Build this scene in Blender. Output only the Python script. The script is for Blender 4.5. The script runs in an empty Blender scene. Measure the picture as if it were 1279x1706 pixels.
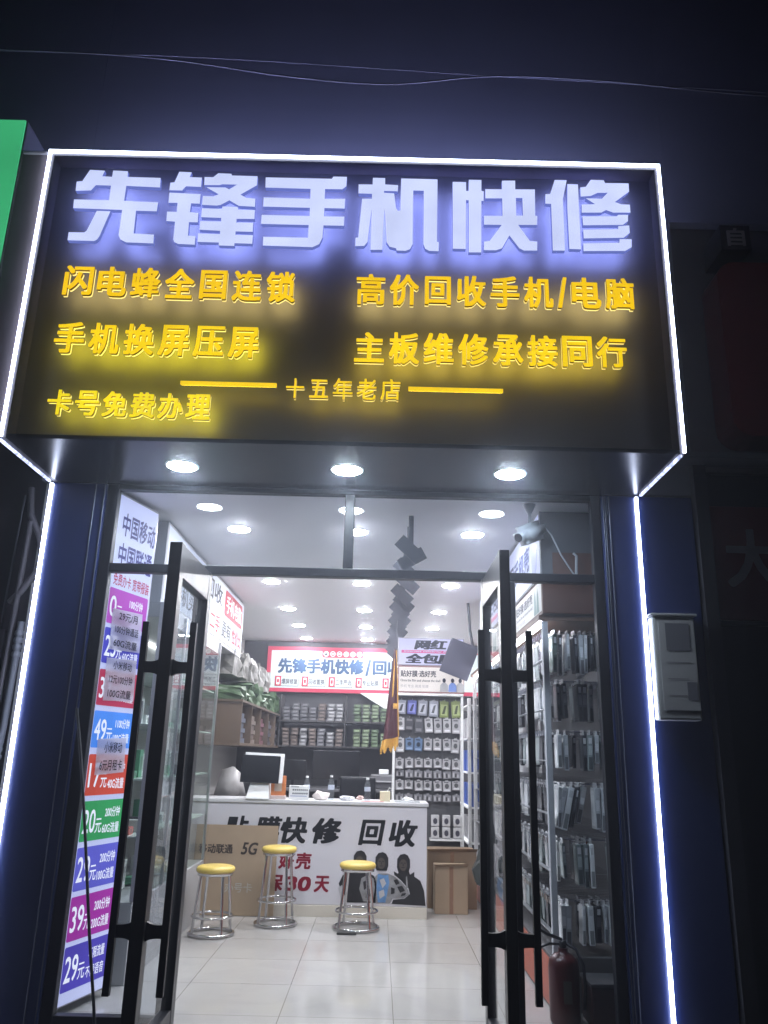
import bpy, bmesh, math, random
from mathutils import Vector, Matrix
random.seed(7)
R = math.radians
S = bpy.context.scene
COL = S.collection

# ------------------------------------------------------------------ camera
EYE = 1.5
cd = bpy.data.cameras.new("camera"); cam = bpy.data.objects.new("camera", cd); COL.objects.link(cam)
cd.sensor_fit = 'VERTICAL'; cd.sensor_height = 36.0; cd.lens = 36.0 * 1330 / 1706
cd.clip_start = 0.05; cd.clip_end = 400
cam.rotation_mode = 'QUATERNION'
cam.location = (0, 0, EYE)
_p, _r = R(16.9), R(1.4)
_f = Vector((0, math.cos(_p), math.sin(_p))); _u0 = Vector((0, -math.sin(_p), math.cos(_p))); _x0 = Vector((1, 0, 0))
_x = math.cos(_r) * _x0 + math.sin(_r) * _u0; _u = -math.sin(_r) * _x0 + math.cos(_r) * _u0
M3 = Matrix((_x, _u, -_f)).transposed()
cam.rotation_quaternion = M3.to_quaternion()
S.camera = cam

# ------------------------------------------------------------------ world: night sky
W = bpy.data.worlds.new("World"); S.world = W; W.use_nodes = True
nt = W.node_tree; bg = nt.nodes['Background']
sky = nt.nodes.new('ShaderNodeTexSky'); sky.sky_type = 'NISHITA'; sky.sun_disc = False
sky.sun_elevation = R(-6); sky.sun_rotation = R(200); sky.altitude = 50
nt.links.new(sky.outputs[0], bg.inputs[0]); bg.inputs[1].default_value = 0.05
S.view_settings.view_transform = 'Standard'; S.view_settings.look = 'None'
S.view_settings.exposure = 0.0; S.view_settings.gamma = 1.0
S.render.engine = 'CYCLES'
cy = S.cycles
cy.use_denoising = True; cy.max_bounces = 8; cy.diffuse_bounces = 3; cy.glossy_bounces = 3
cy.transparent_max_bounces = 16; cy.transmission_bounces = 4; cy.volume_bounces = 0
cy.sample_clamp_indirect = 4.0; cy.sample_clamp_direct = 0.0
cy.caustics_reflective = False; cy.caustics_refractive = False
cy.use_light_tree = True

# ------------------------------------------------------------------ materials
MATS = {}
def mat(name, col, rough=0.5, metal=0.0, vary=0.0, scale=8.0, spec=0.5, bump=0.0, coat=0.0):
    if name in MATS: return MATS[name]
    if name.startswith(('print_', 'card_ink', 'note_ink')): spec = .08
    m = bpy.data.materials.new(name); m.use_nodes = True; n = m.node_tree; b = n.nodes['Principled BSDF']
    b.inputs['Base Color'].default_value = (*col, 1); b.inputs['Roughness'].default_value = rough
    b.inputs['Metallic'].default_value = metal; b.inputs['Specular IOR Level'].default_value = spec
    if coat: b.inputs['Coat Weight'].default_value = coat; b.inputs['Coat Roughness'].default_value = 0.08
    tc = n.nodes.new('ShaderNodeTexCoord'); nz = n.nodes.new('ShaderNodeTexNoise')
    nz.inputs['Scale'].default_value = scale; nz.inputs['Detail'].default_value = 5
    n.links.new(tc.outputs['Object'], nz.inputs['Vector'])
    if vary:
        mx = n.nodes.new('ShaderNodeMix'); mx.data_type = 'RGBA'
        mx.inputs[6].default_value = (*[c * (1 - vary) for c in col], 1)
        mx.inputs[7].default_value = (*[min(1, c * (1 + vary)) for c in col], 1)
        n.links.new(nz.outputs['Fac'], mx.inputs[0]); n.links.new(mx.outputs[2], b.inputs['Base Color'])
    mr = n.nodes.new('ShaderNodeMapRange'); mr.inputs[3].default_value = max(0.02, rough - 0.06); mr.inputs[4].default_value = min(1, rough + 0.08)
    n.links.new(nz.outputs['Fac'], mr.inputs[0]); n.links.new(mr.outputs[0], b.inputs['Roughness'])
    if bump:
        bp = n.nodes.new('ShaderNodeBump'); bp.inputs['Strength'].default_value = bump; bp.inputs['Distance'].default_value = 0.01
        n.links.new(nz.outputs['Fac'], bp.inputs['Height']); n.links.new(bp.outputs[0], b.inputs['Normal'])
    MATS[name] = m; return m

def emit(name, col, strength, vary=0.0, scale=3.0, base=None):
    if name in MATS: return MATS[name]
    m = bpy.data.materials.new(name); m.use_nodes = True; n = m.node_tree; b = n.nodes['Principled BSDF']
    b.inputs['Base Color'].default_value = (*(base or [min(.8, c) * .3 for c in col]), 1)
    b.inputs['Roughness'].default_value = 0.6; b.inputs['Specular IOR Level'].default_value = .15
    b.inputs['Emission Color'].default_value = (*col, 1); b.inputs['Emission Strength'].default_value = strength
    if vary:
        tc = n.nodes.new('ShaderNodeTexCoord'); nz = n.nodes.new('ShaderNodeTexNoise'); nz.inputs['Scale'].default_value = scale
        n.links.new(tc.outputs['Object'], nz.inputs['Vector'])
        mr = n.nodes.new('ShaderNodeMapRange'); mr.inputs[1].default_value = .3; mr.inputs[2].default_value = .7
        mr.inputs[3].default_value = strength * (1 - vary); mr.inputs[4].default_value = strength * (1 + vary)
        n.links.new(nz.outputs['Fac'], mr.inputs[0]); n.links.new(mr.outputs[0], b.inputs['Emission Strength'])
    MATS[name] = m; return m

def glass(name, tint, refl=1.0, dirt=0.0):
    if name in MATS: return MATS[name]
    m = bpy.data.materials.new(name); m.use_nodes = True; n = m.node_tree
    n.nodes.remove(n.nodes['Principled BSDF']); out = n.nodes['Material Output']
    tr = n.nodes.new('ShaderNodeBsdfTransparent'); tr.inputs[0].default_value = (*tint, 1)
    gl = n.nodes.new('ShaderNodeBsdfGlossy'); gl.inputs['Roughness'].default_value = 0.0
    fr = n.nodes.new('ShaderNodeFresnel'); fr.inputs[0].default_value = 1.5
    ge = n.nodes.new('ShaderNodeNewGeometry')
    iv = n.nodes.new('ShaderNodeMath'); iv.operation = 'SUBTRACT'; iv.inputs[0].default_value = 1.0
    n.links.new(ge.outputs['Backfacing'], iv.inputs[1])
    mu = n.nodes.new('ShaderNodeMath'); mu.operation = 'MULTIPLY'; n.links.new(fr.outputs[0], mu.inputs[0]); n.links.new(iv.outputs[0], mu.inputs[1])
    m2 = n.nodes.new('ShaderNodeMath'); m2.operation = 'MULTIPLY'; n.links.new(mu.outputs[0], m2.inputs[0]); m2.inputs[1].default_value = refl
    mx = n.nodes.new('ShaderNodeMixShader'); n.links.new(m2.outputs[0], mx.inputs[0]); n.links.new(tr.outputs[0], mx.inputs[1]); n.links.new(gl.outputs[0], mx.inputs[2])
    last = mx
    if dirt:
        df = n.nodes.new('ShaderNodeBsdfDiffuse'); df.inputs[0].default_value = (.6, .62, .66, 1)
        tc = n.nodes.new('ShaderNodeTexCoord'); nz = n.nodes.new('ShaderNodeTexNoise'); nz.inputs['Scale'].default_value = 3; nz.inputs['Detail'].default_value = 6
        n.links.new(tc.outputs['Object'], nz.inputs['Vector'])
        mr = n.nodes.new('ShaderNodeMapRange'); mr.inputs[1].default_value = .3; mr.inputs[2].default_value = .8; mr.inputs[3].default_value = dirt * .4; mr.inputs[4].default_value = dirt * 1.6
        n.links.new(nz.outputs['Fac'], mr.inputs[0])
        m3 = n.nodes.new('ShaderNodeMixShader'); n.links.new(mr.outputs[0], m3.inputs[0]); n.links.new(mx.outputs[0], m3.inputs[1]); n.links.new(df.outputs[0], m3.inputs[2]); last = m3
    n.links.new(last.outputs[0], out.inputs[0])
    MATS[name] = m; return m

# ------------------------------------------------------------------ mesh builder
class MB:
    def __init__(s): s.v = []; s.f = []; s.m = []; s.sm = []
    def add(s, vs, fs, mi=0, smooth=False):
        o = len(s.v); s.v += [tuple(v) for v in vs]
        for f in fs: s.f.append([i + o for i in f]); s.m.append(mi); s.sm.append(smooth)
        return s
    def box(s, x0, x1, y0, y1, z0, z1, mi=0):
        vs = [(x, y, z) for z in (z0, z1) for y in (y0, y1) for x in (x0, x1)]
        return s.add(vs, [(0, 2, 3, 1), (4, 5, 7, 6), (0, 1, 5, 4), (2, 6, 7, 3), (0, 4, 6, 2), (1, 3, 7, 5)], mi)
    def obox(s, c, size, mat3, mi=0):            # oriented box
        hx, hy, hz = [a / 2 for a in size]; c = Vector(c)
        vs = [c + mat3 @ Vector((x, y, z)) for z in (-hz, hz) for y in (-hy, hy) for x in (-hx, hx)]
        return s.add(vs, [(0, 2, 3, 1), (4, 5, 7, 6), (0, 1, 5, 4), (2, 6, 7, 3), (0, 4, 6, 2), (1, 3, 7, 5)], mi)
    def bbox(s, x0, x1, y0, y1, z0, z1, b=0.006, mi=0):   # bevelled box
        bm = bmesh.new(); bmesh.ops.create_cube(bm, size=1)
        for v in bm.verts: v.co = Vector(((x0 + x1) / 2 + v.co.x * (x1 - x0), (y0 + y1) / 2 + v.co.y * (y1 - y0), (z0 + z1) / 2 + v.co.z * (z1 - z0)))
        b = min(b, (x1 - x0) * .45, (y1 - y0) * .45, (z1 - z0) * .45)
        bmesh.ops.bevel(bm, geom=bm.edges[:], offset=b, segments=2, affect='EDGES', profile=.6)
        bm.verts.index_update()
        s.add([v.co[:] for v in bm.verts], [[v.index for v in f.verts] for f in bm.faces], mi); bm.free(); return s
    def lathe(s, c, prof, n=24, mi=0, smooth=True, cap=True):  # prof: (r, z) list; axis z
        cx, cyy, cz = c; o = []
        for r, z in prof:
            for k in range(n):
                a = 2 * math.pi * k / n; o.append((cx + r * math.cos(a), cyy + r * math.sin(a), cz + z))
        fs = [(i * n + k, i * n + (k + 1) % n, (i + 1) * n + (k + 1) % n, (i + 1) * n + k) for i in range(len(prof) - 1) for k in range(n)]
        s.add(o, fs, mi, smooth)
        if cap:
            s.add(o[:n], [tuple(range(n))[::-1]], mi); s.add(o[-n:], [tuple(range(n))], mi)
        return s
    def tube(s, pts, r, n=8, mi=0, closed=False):
        pts = [Vector(p) for p in pts]; rings = []; N = len(pts); prev = None
        for i, p in enumerate(pts):
            a = pts[(i - 1) % N] if (i or closed) else p; b = pts[(i + 1) % N] if (i < N - 1 or closed) else p
            t = (b - a).normalized()
            if prev is None:
                up = Vector((0, 0, 1)) if abs(t.z) < .9 else Vector((1, 0, 0)); e1 = t.cross(up).normalized()
            else: e1 = (prev - t * prev.dot(t)).normalized()
            prev = e1; e2 = t.cross(e1)
            rr = r[i] if isinstance(r, (list, tuple)) else r
            rings.append([p + rr * (math.cos(2 * math.pi * k / n) * e1 + math.sin(2 * math.pi * k / n) * e2) for k in range(n)])
        vs = [v for rg in rings for v in rg]; L = N if closed else N - 1
        fs = [(i * n + k, i * n + (k + 1) % n, ((i + 1) % N) * n + (k + 1) % n, ((i + 1) % N) * n + k) for i in range(L) for k in range(n)]
        s.add(vs, fs, mi, True)
        if not closed: s.add(rings[0], [tuple(range(n))[::-1]], mi); s.add(rings[-1], [tuple(range(n))], mi)
        return s
    def poly(s, P, U, V, pts, mi=0):             # flat polygon in a plane
        P, U, V = Vector(P), Vector(U), Vector(V)
        return s.add([P + U * a + V * b for a, b in pts], [tuple(range(len(pts)))], mi)
    def rect(s, P, U, V, a0, a1, b0, b1, mi=0): return s.poly(P, U, V, [(a0, b0), (a1, b0), (a1, b1), (a0, b1)], mi)
    def rrect(s, P, U, V, a0, a1, b0, b1, r, mi=0):
        pts = []
        for cx, cz, st in ((a1 - r, b0 + r, -90), (a1 - r, b1 - r, 0), (a0 + r, b1 - r, 90), (a0 + r, b0 + r, 180)):
            for k in range(6): t = R(st + 18 * k); pts.append((cx + r * math.cos(t), cz + r * math.sin(t)))
        return s.poly(P, U, V, pts, mi)
    def disc(s, P, U, V, a, b, r, mi=0, ry=None, n=24):
        ry = ry or r
        return s.poly(P, U, V, [(a + r * math.cos(2 * math.pi * k / n), b + ry * math.sin(2 * math.pi * k / n)) for k in range(n)], mi)
    def text(s, body, P, U, V, a0, b0, w, h, off=0.0, depth=0.0, shear=0.0, mi=0, side=None):
        """lettering fitted to the rectangle a0..a0+w, b0..b0+h of the plane P + aU + bV"""
        vs, fs, nz = glyphs(body, off, depth, shear)
        P, U, V = Vector(P), Vector(U), Vector(V); N = U.cross(V)
        o = len(s.v)
        s.v += [tuple(P + U * (a0 + x * w) + V * (b0 + y * h) + N * (z * depth)) for x, y, z in vs]
        for f, q in zip(fs, nz):
            s.f.append([i + o for i in f]); s.m.append(mi if (side is None or q > .5) else side); s.sm.append(False)
        return s
    def build(s, name, mats, parent=None, loc=None):
        me = bpy.data.meshes.new(name)
        off = Vector(loc) if loc else (parent.matrix_off if False else Vector(ORG.get(parent.name, (0, 0, 0))) if parent else Vector((0, 0, 0)))
        me.from_pydata([Vector(v) - off for v in s.v], [], s.f)
        if not isinstance(mats, (list, tuple)): mats = [mats]
        for m in mats: me.materials.append(m)
        me.polygons.foreach_set('material_index', s.m); me.polygons.foreach_set('use_smooth', s.sm)
        me.update()
        o = bpy.data.objects.new(name, me); COL.objects.link(o)
        if parent: o.parent = parent; ORG[o.name] = tuple(off)
        elif loc: o.location = loc; ORG[o.name] = tuple(loc)
        return o
ORG = {}          # where the local origin of each thing sits in the world

_tc = {}
import numpy as np
def _contours(F):
    """closed outlines of the level .5 of the array F (marching squares)"""
    H, Wd = F.shape; seg = {}
    def ip(a, b): return (.5 - a) / (b - a)
    A = F[:-1, :-1] > .5; B = F[:-1, 1:] > .5; Cc = F[1:, 1:] > .5; D = F[1:, :-1] > .5
    code = A * 1 + B * 2 + Cc * 4 + D * 8
    T = {1: [(3, 0)], 2: [(0, 1)], 3: [(3, 1)], 4: [(1, 2)], 5: [(3, 0), (1, 2)], 6: [(0, 2)], 7: [(3, 2)], 8: [(2, 3)], 9: [(2, 0)], 10: [(0, 1), (2, 3)], 11: [(2, 1)], 12: [(1, 3)], 13: [(1, 0)], 14: [(0, 3)]}
    pos = {}
    for j, i in zip(*np.nonzero((code > 0) & (code < 15))):
        j = int(j); i = int(i); c = int(code[j, i])
        def key(e): return (('h', j, i), ('v', j, i + 1), ('h', j + 1, i), ('v', j, i))[e]
        for a, b in T[c]:
            for e in (a, b):
                k = key(e)
                if k not in pos:
                    if k[0] == 'h': pos[k] = (k[2] + ip(F[k[1], k[2]], F[k[1], k[2] + 1]), k[1])
                    else: pos[k] = (k[2], k[1] + ip(F[k[1], k[2]], F[k[1] + 1, k[2]]))
            seg[key(a)] = key(b)
    out = []
    while seg:
        st = next(iter(seg)); k = st; loop = []
        while k in seg: loop.append(pos[k]); k = seg.pop(k)
        if len(loop) > 5: out.append(loop)
    return out
def _dp(p, eps):
    def rec(a, b):
        if b <= a + 1: return []
        x0, y0 = p[a]; x1, y1 = p[b % len(p)]; L = math.hypot(x1 - x0, y1 - y0) or 1e-9; bi, bd = a, 0
        for i in range(a + 1, b):
            d = abs((x1 - x0) * (y0 - p[i][1]) - (x0 - p[i][0]) * (y1 - y0)) / L
            if d > bd: bi, bd = i, d
        if bd < eps: return []
        return rec(a, bi) + [bi] + rec(bi, b)
    n = len(p); far = max(range(n), key=lambda i: (p[i][0] - p[0][0]) ** 2 + (p[i][1] - p[0][1]) ** 2)
    idx = [0] + rec(0, far) + [far] + rec(far, n)
    return [p[i] for i in idx]
def _bold(vs, fs, rad):
    """thicken flat lettering: paint it on a grid, widen it with a square brush, trace the outline again"""
    x0, x1 = min(v[0] for v in vs), max(v[0] for v in vs); y0, y1 = min(v[1] for v in vs), max(v[1] for v in vs)
    S_ = 110.0; pad = int(rad * S_) + 4
    w = int((x1 - x0) * S_) + 2 * pad + 1; h = int((y1 - y0) * S_) + 2 * pad + 1
    G_ = np.zeros((h, w), dtype=np.float32)
    P_ = [((v[0] - x0) * S_ + pad, (v[1] - y0) * S_ + pad) for v in vs]
    for f in fs:
        for k in range(1, len(f) - 1):
            t = [P_[f[0]], P_[f[k]], P_[f[k + 1]]]
            ax, bx = int(min(q[0] for q in t)), int(max(q[0] for q in t)) + 1; ay, by = int(min(q[1] for q in t)), int(max(q[1] for q in t)) + 1
            yy, xx = np.mgrid[ay:by + 1, ax:bx + 1]
            ar = (t[1][0] - t[0][0]) * (t[2][1] - t[0][1]) - (t[1][1] - t[0][1]) * (t[2][0] - t[0][0])
            if abs(ar) < 1e-9: continue
            sg = 1 if ar > 0 else -1; ins = np.ones(xx.shape, bool)
            for q in range(3):
                a, b = t[q], t[(q + 1) % 3]; ins &= ((b[0] - a[0]) * (yy - a[1]) - (b[1] - a[1]) * (xx - a[0])) * sg >= -1e-6
            G_[ay:by + 1, ax:bx + 1][ins] = 1
    r = rad * S_; ri = int(round(r)); Hh = G_.copy()
    for k in range(1, ri + 1): Hh[:, k:] = np.maximum(Hh[:, k:], G_[:, :-k]); Hh[:, :-k] = np.maximum(Hh[:, :-k], G_[:, k:])
    V_ = Hh.copy(); rv = max(1, int(round(r * .75)))
    for k in range(1, rv + 1): V_[k:, :] = np.maximum(V_[k:, :], Hh[:-k, :]); V_[:-k, :] = np.maximum(V_[:-k, :], Hh[k:, :])
    for _ in range(2):
        V_[1:-1, :] = (V_[:-2, :] + 2 * V_[1:-1, :] + V_[2:, :]) / 4; V_[:, 1:-1] = (V_[:, :-2] + 2 * V_[:, 1:-1] + V_[:, 2:]) / 4
    return [_dp(c, .28) for c in _contours(V_)]
def glyphs(body, off, depth, shear):
    k = (body, off, depth > 0, shear)
    if k in _tc: return _tc[k]
    c = bpy.data.curves.new('t', 'FONT'); c.body = body; c.shear = shear; c.resolution_u = 3
    bold = off > .004
    c.extrude = .5 if (depth > 0 and not bold) else 0
    o = bpy.data.objects.new('t', c); me = bpy.data.meshes.new_from_object(o)
    vs = [v.co[:] for v in me.vertices]; fs = [list(p.vertices) for p in me.polygons]
    if bold:
        loops = _bold(vs, fs, off)
        bpy.data.meshes.remove(me); c2 = bpy.data.curves.new('t2', 'CURVE'); c2.dimensions = '2D'; c2.fill_mode = 'BOTH'; c2.extrude = .5 if depth > 0 else 0
        for lp_ in loops:
            if len(lp_) < 3: continue
            sp = c2.splines.new('POLY'); sp.points.add(len(lp_) - 1); sp.use_cyclic_u = True
            sp.points.foreach_set('co', [q for a, b in lp_ for q in (a / 110, b / 110, 0, 1)])
        if depth <= 0: c2.fill_mode = 'FRONT'
        o2 = bpy.data.objects.new('t2', c2); me = bpy.data.meshes.new_from_object(o2)
        bpy.data.objects.remove(o2); bpy.data.curves.remove(c2)
        vs = [v.co[:] for v in me.vertices]; fs = [list(p.vertices) for p in me.polygons]
    x0, x1 = min(v[0] for v in vs), max(v[0] for v in vs); y0, y1 = min(v[1] for v in vs), max(v[1] for v in vs)
    out = [((x - x0) / (x1 - x0), (y - y0) / max(1e-6, (y1 - y0)), z + .5 if depth > 0 else 0) for x, y, z in vs]
    nz = [p.normal.z for p in me.polygons]
    if depth > 0: nz = [(1 if q > .9 else (0 if q > -.9 else -1)) for q in nz]
    else: nz = [1] * len(nz)
    bpy.data.objects.remove(o); bpy.data.curves.remove(c); bpy.data.meshes.remove(me)
    _tc[k] = (out, fs, nz); return _tc[k]

def tag(o, label=None, cat=None, group=None, kind=None):
    if label: o['label'] = label
    if cat: o['category'] = cat
    if group: o['group'] = group
    if kind: o['kind'] = kind
    return o
def thing(name, label, cat, loc=(0, 0, 0), group=None):
    o = bpy.data.objects.new(name, None); COL.objects.link(o); o.location = loc; o.empty_display_size = .1
    ORG[o.name] = tuple(loc); return tag(o, label, cat, group)
def kids(o): return [c for c in bpy.data.objects if c.parent == o]
def dup(o, loc, label=None, group=None):
    def rec(a, par):
        c = a.copy(); COL.objects.link(c); c.parent = par
        for ch in list(a.children): rec(ch, c)
        return c
    r = rec(o, None); r.location = loc
    if label: r['label'] = label
    if group: r['group'] = group
    return r
X, Y, Z = (1, 0, 0), (0, 1, 0), (0, 0, 1)
HEAD = [
  [[(-1944,5054),(-1848,5050),(-1859,5007),(-1796,5004),(-1795,5053),(-1700,5050),(-1697,5006),(-1485,5005),(-1481,4932),(-1697,4938),(-1698,4825),(-1481,4820),(-1483,4752),(-1614,4753),(-1610,4585),(-1482,4580),(-1479,4516),(-1648,4519),(-1687,4538),(-1703,4570),(-1702,4756),(-2013,4761),(-2016,4826),(-1794,4827),(-1795,4937),(-1892,4938),(-1917,4897),(-2015,4891),(-2018,4962),(-1982,4966)],[(-1861,4745),(-1775,4744),(-1820,4561),(-1832,4535),(-1850,4523),(-2016,4524),(-2017,4583),(-1919,4584),(-1906,4597)]],
  [[(-1370,5056),(-1290,5054),(-1299,5017),(-1221,5015),(-1220,4944),(-1316,4946),(-1338,4913),(-1420,4913),(-1419,4971),(-1393,4974)],[(-1417,4895),(-1218,4889),(-1216,4817),(-1272,4818),(-1273,4752),(-1219,4748),(-1217,4678),(-1272,4678),(-1269,4579),(-1221,4575),(-1221,4514),(-1324,4517),(-1349,4529),(-1358,4547),(-1360,4679),(-1415,4682),(-1418,4752),(-1357,4752),(-1358,4819),(-1416,4818)],[(-1119,5052),(-1034,5050),(-1031,5037),(-865,5036),(-864,4967),(-964,4893),(-929,4871),(-867,4865),(-865,4804),(-967,4808),(-1031,4848),(-1085,4811),(-1109,4806),(-1202,4809),(-1202,4876),(-1135,4875),(-1103,4891),(-1186,4943),(-1064,4944),(-1039,4930),(-992,4968),(-1087,4968),(-1101,4961),(-1201,4959),(-1204,5020),(-1149,5020)],[(-1071,4800),(-975,4800),(-971,4780),(-864,4779),(-862,4713),(-975,4711),(-974,4683),(-868,4685),(-866,4618),(-974,4618),(-973,4593),(-863,4593),(-863,4531),(-974,4532),(-974,4512),(-1071,4513),(-1072,4534),(-1205,4535),(-1207,4597),(-1070,4595),(-1071,4620),(-1201,4624),(-1202,4688),(-1071,4688),(-1072,4715),(-1199,4717),(-1200,4783),(-1072,4782)]],
  [[(-812,5029),(-387,5030),(-378,5048),(-291,5048),(-292,4976),(-317,4952),(-427,4951),(-426,4877),(-296,4881),(-296,4807),(-425,4807),(-424,4745),(-296,4747),(-296,4679),(-425,4678),(-427,4590),(-446,4540),(-487,4517),(-796,4520),(-798,4584),(-519,4585),(-518,4678),(-819,4678),(-819,4745),(-516,4745),(-517,4806),(-814,4807),(-815,4877),(-519,4875),(-520,4949),(-809,4951)]],
  [[(-124,5046),(-45,5046),(-44,4997),(39,4994),(38,4947),(-50,4948),(-49,4933),(15,4931),(29,4820),(41,4801),(56,4802),(58,5046),(292,5046),(290,4578),(302,4576),(301,4510),(243,4511),(217,4526),(205,4559),(204,4956),(137,4956),(138,4557),(122,4520),(94,4507),(39,4508),(35,4524),(-5,4534),(-27,4569),(-43,4815),(-50,4510),(-124,4508),(-125,4810),(-144,4565),(-165,4535),(-221,4532),(-220,4594),(-204,4596),(-188,4884),(-126,4886),(-126,4923),(-213,4924),(-214,4993),(-124,4994)]],
  [[(389,5030),(475,5030),(475,4963),(491,4964),(493,5049),(574,5049),(573,4966),(588,4964),(586,4890),(572,4890),(567,4509),(488,4507),(491,4893),(474,4893),(470,4531),(389,4531)],[(706,5048),(791,5051),(790,4984),(916,4987),(912,4789),(925,4787),(922,4720),(802,4717),(872,4602),(919,4598),(916,4532),(833,4530),(805,4546),(745,4638),(697,4543),(659,4527),(583,4526),(585,4588),(620,4594),(698,4714),(586,4713),(587,4779),(704,4781),(705,4913),(597,4910),(598,4980),(705,4982)],[(792,4918),(834,4919),(834,4787),(792,4786)]],
  [[(1046,5064),(1123,5063),(1093,4919),(1090,4537),(1014,4535),(1016,4880),(979,4881),(982,4953),(1013,4956)],[(1126,5034),(1194,5034),(1191,4549),(1118,4550),(1118,4857)],[(1278,5071),(1362,5071),(1369,5049),(1521,5051),(1520,4988),(1424,4906),(1463,4890),(1518,4889),(1518,4829),(1408,4826),(1364,4844),(1332,4824),(1208,4820),(1211,4881),(1297,4886),(1240,4929),(1342,4928),(1382,4975),(1316,4972),(1271,4947),(1207,4941),(1208,5011),(1244,5017)],[(1211,4791),(1430,4799),(1439,4810),(1501,4812),(1498,4765),(1464,4736),(1213,4726)],[(1211,4693),(1432,4704),(1435,4726),(1504,4733),(1504,4678),(1463,4641),(1212,4629)],[(1207,4592),(1434,4604),(1437,4630),(1513,4632),(1509,4574),(1466,4545),(1206,4537)]],
]
# ================================================================== materials used by the setting
M_tile = None
def make_tile():
    m = bpy.data.materials.new('floor_tile'); m.use_nodes = True; n = m.node_tree; b = n.nodes['Principled BSDF']
    tc = n.nodes.new('ShaderNodeTexCoord'); mp = n.nodes.new('ShaderNodeMapping')
    mp.inputs['Location'].default_value = (0.55 + 0.678 * 4, 0.02, 0)
    n.links.new(tc.outputs['Object'], mp.inputs[0])
    br = n.nodes.new('ShaderNodeTexBrick'); br.offset = 0; br.inputs['Scale'].default_value = 1.0
    br.inputs['Brick Width'].default_value = 0.678; br.inputs['Row Height'].default_value = 0.678; br.inputs['Mortar Size'].default_value = 0.0022
    br.inputs['Color1'].default_value = (.40, .39, .375, 1); br.inputs['Color2'].default_value = (.42, .41, .395, 1); br.inputs['Mortar'].default_value = (.16, .14, .12, 1)
    n.links.new(mp.outputs[0], br.inputs[0])
    nz = n.nodes.new('ShaderNodeTexNoise'); nz.inputs['Scale'].default_value = 1.8; nz.inputs['Detail'].default_value = 8; nz.inputs['Distortion'].default_value = 1.2
    n.links.new(tc.outputs['Object'], nz.inputs['Vector'])
    cr = n.nodes.new('ShaderNodeValToRGB'); cr.color_ramp.elements[0].position = .42; cr.color_ramp.elements[0].color = (.94, .94, .95, 1); cr.color_ramp.elements[1].position = .55
    n.links.new(nz.outputs['Fac'], cr.inputs[0])
    mx = n.nodes.new('ShaderNodeMix'); mx.data_type = 'RGBA'; mx.blend_type = 'MULTIPLY'; mx.inputs[0].default_value = 1
    n.links.new(br.outputs[0], mx.inputs[6]); n.links.new(cr.outputs[0], mx.inputs[7]); n.links.new(mx.outputs[2], b.inputs['Base Color'])
    b.inputs['Roughness'].default_value = .10; b.inputs['Specular IOR Level'].default_value = .6
    return m
M_tile = make_tile()
def make_corr():
    """dark ribbed cladding, ribs run level"""
    m = bpy.data.materials.new('ribbed_cladding'); m.use_nodes = True; n = m.node_tree; b = n.nodes['Principled BSDF']
    tc = n.nodes.new('ShaderNodeTexCoord'); wv = n.nodes.new('ShaderNodeTexWave'); wv.bands_direction = 'Z'; wv.inputs['Scale'].default_value = 2.2; wv.inputs['Distortion'].default_value = .4; wv.inputs['Detail'].default_value = 2
    n.links.new(tc.outputs['Object'], wv.inputs['Vector'])
    bp = n.nodes.new('ShaderNodeBump'); bp.inputs['Strength'].default_value = .02; bp.inputs['Distance'].default_value = .02
    n.links.new(wv.outputs['Fac'], bp.inputs['Height']); n.links.new(bp.outputs[0], b.inputs['Normal'])
    nz = n.nodes.new('ShaderNodeTexNoise'); nz.inputs['Scale'].default_value = 1.4; nz.inputs['Detail'].default_value = 6
    n.links.new(tc.outputs['Object'], nz.inputs['Vector'])
    cr = n.nodes.new('ShaderNodeValToRGB'); cr.color_ramp.elements[0].color = (.12, .125, .145, 1); cr.color_ramp.elements[1].color = (.17, .175, .20, 1)
    n.links.new(nz.outputs['Fac'], cr.inputs[0]); n.links.new(cr.outputs[0], b.inputs['Base Color']); b.inputs['Roughness'].default_value = .6
    return m
M_corr = make_corr()
M_black = mat('black_aluminium', (.010, .011, .015), .42, .0, .2, 8, .22)
M_door = mat('black_door_frame', (.014, .015, .02), .35, 0, .2)
M_blue = mat('blue_composite_panel', (.014, .024, .095), .3, 0, .06, 1.5)
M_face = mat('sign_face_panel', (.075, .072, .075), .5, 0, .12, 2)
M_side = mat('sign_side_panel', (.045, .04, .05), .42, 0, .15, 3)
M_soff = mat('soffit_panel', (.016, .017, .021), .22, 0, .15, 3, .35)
M_led = emit('white_led', (.68, .76, 1.0), 13)
M_ledd = emit('dim_led', (.60, .66, 1.0), 1.6, .7, 30)
M_chrome = mat('chrome', (.62, .62, .63), .13, 1.0, .05)
M_glass = glass('door_glass', (.92, .94, .95), .8, .035)
M_pane = glass('shopfront_glass', (.90, .92, .95), .8, .015)
M_showg = glass('showcase_glass', (.90, .94, .92), .9, .03)
M_pvc = mat('grey_plastic_pipe', (.14, .13, .14), .5)
M_white = mat('white_plastic', (.72, .73, .74), .4, 0, .04)
M_wire = mat('cable_rubber', (.02, .02, .025), .5)
M_wirel = mat('pale_cable', (.10, .10, .12), .5)

# ================================================================== ground, floor, ceiling
tag(MB().box(-40, 40, -30, 5.03, -.35, -.15).build('street', mat('street_paving', (.06, .06, .062), .7, 0, .3, 3, bump=.3)), kind='structure')
tag(MB().box(-2.2, 1.98, 5.03, 13.0, -.2, 0).build('floor', M_tile), kind='structure')
tag(MB().box(-2.2, 1.98, 5.21, 13.0, 3.22, 3.34).build('ceiling', mat('ceiling_paint', (.86, .85, .86), .55, 0, .03, 2)), kind='structure')

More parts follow.
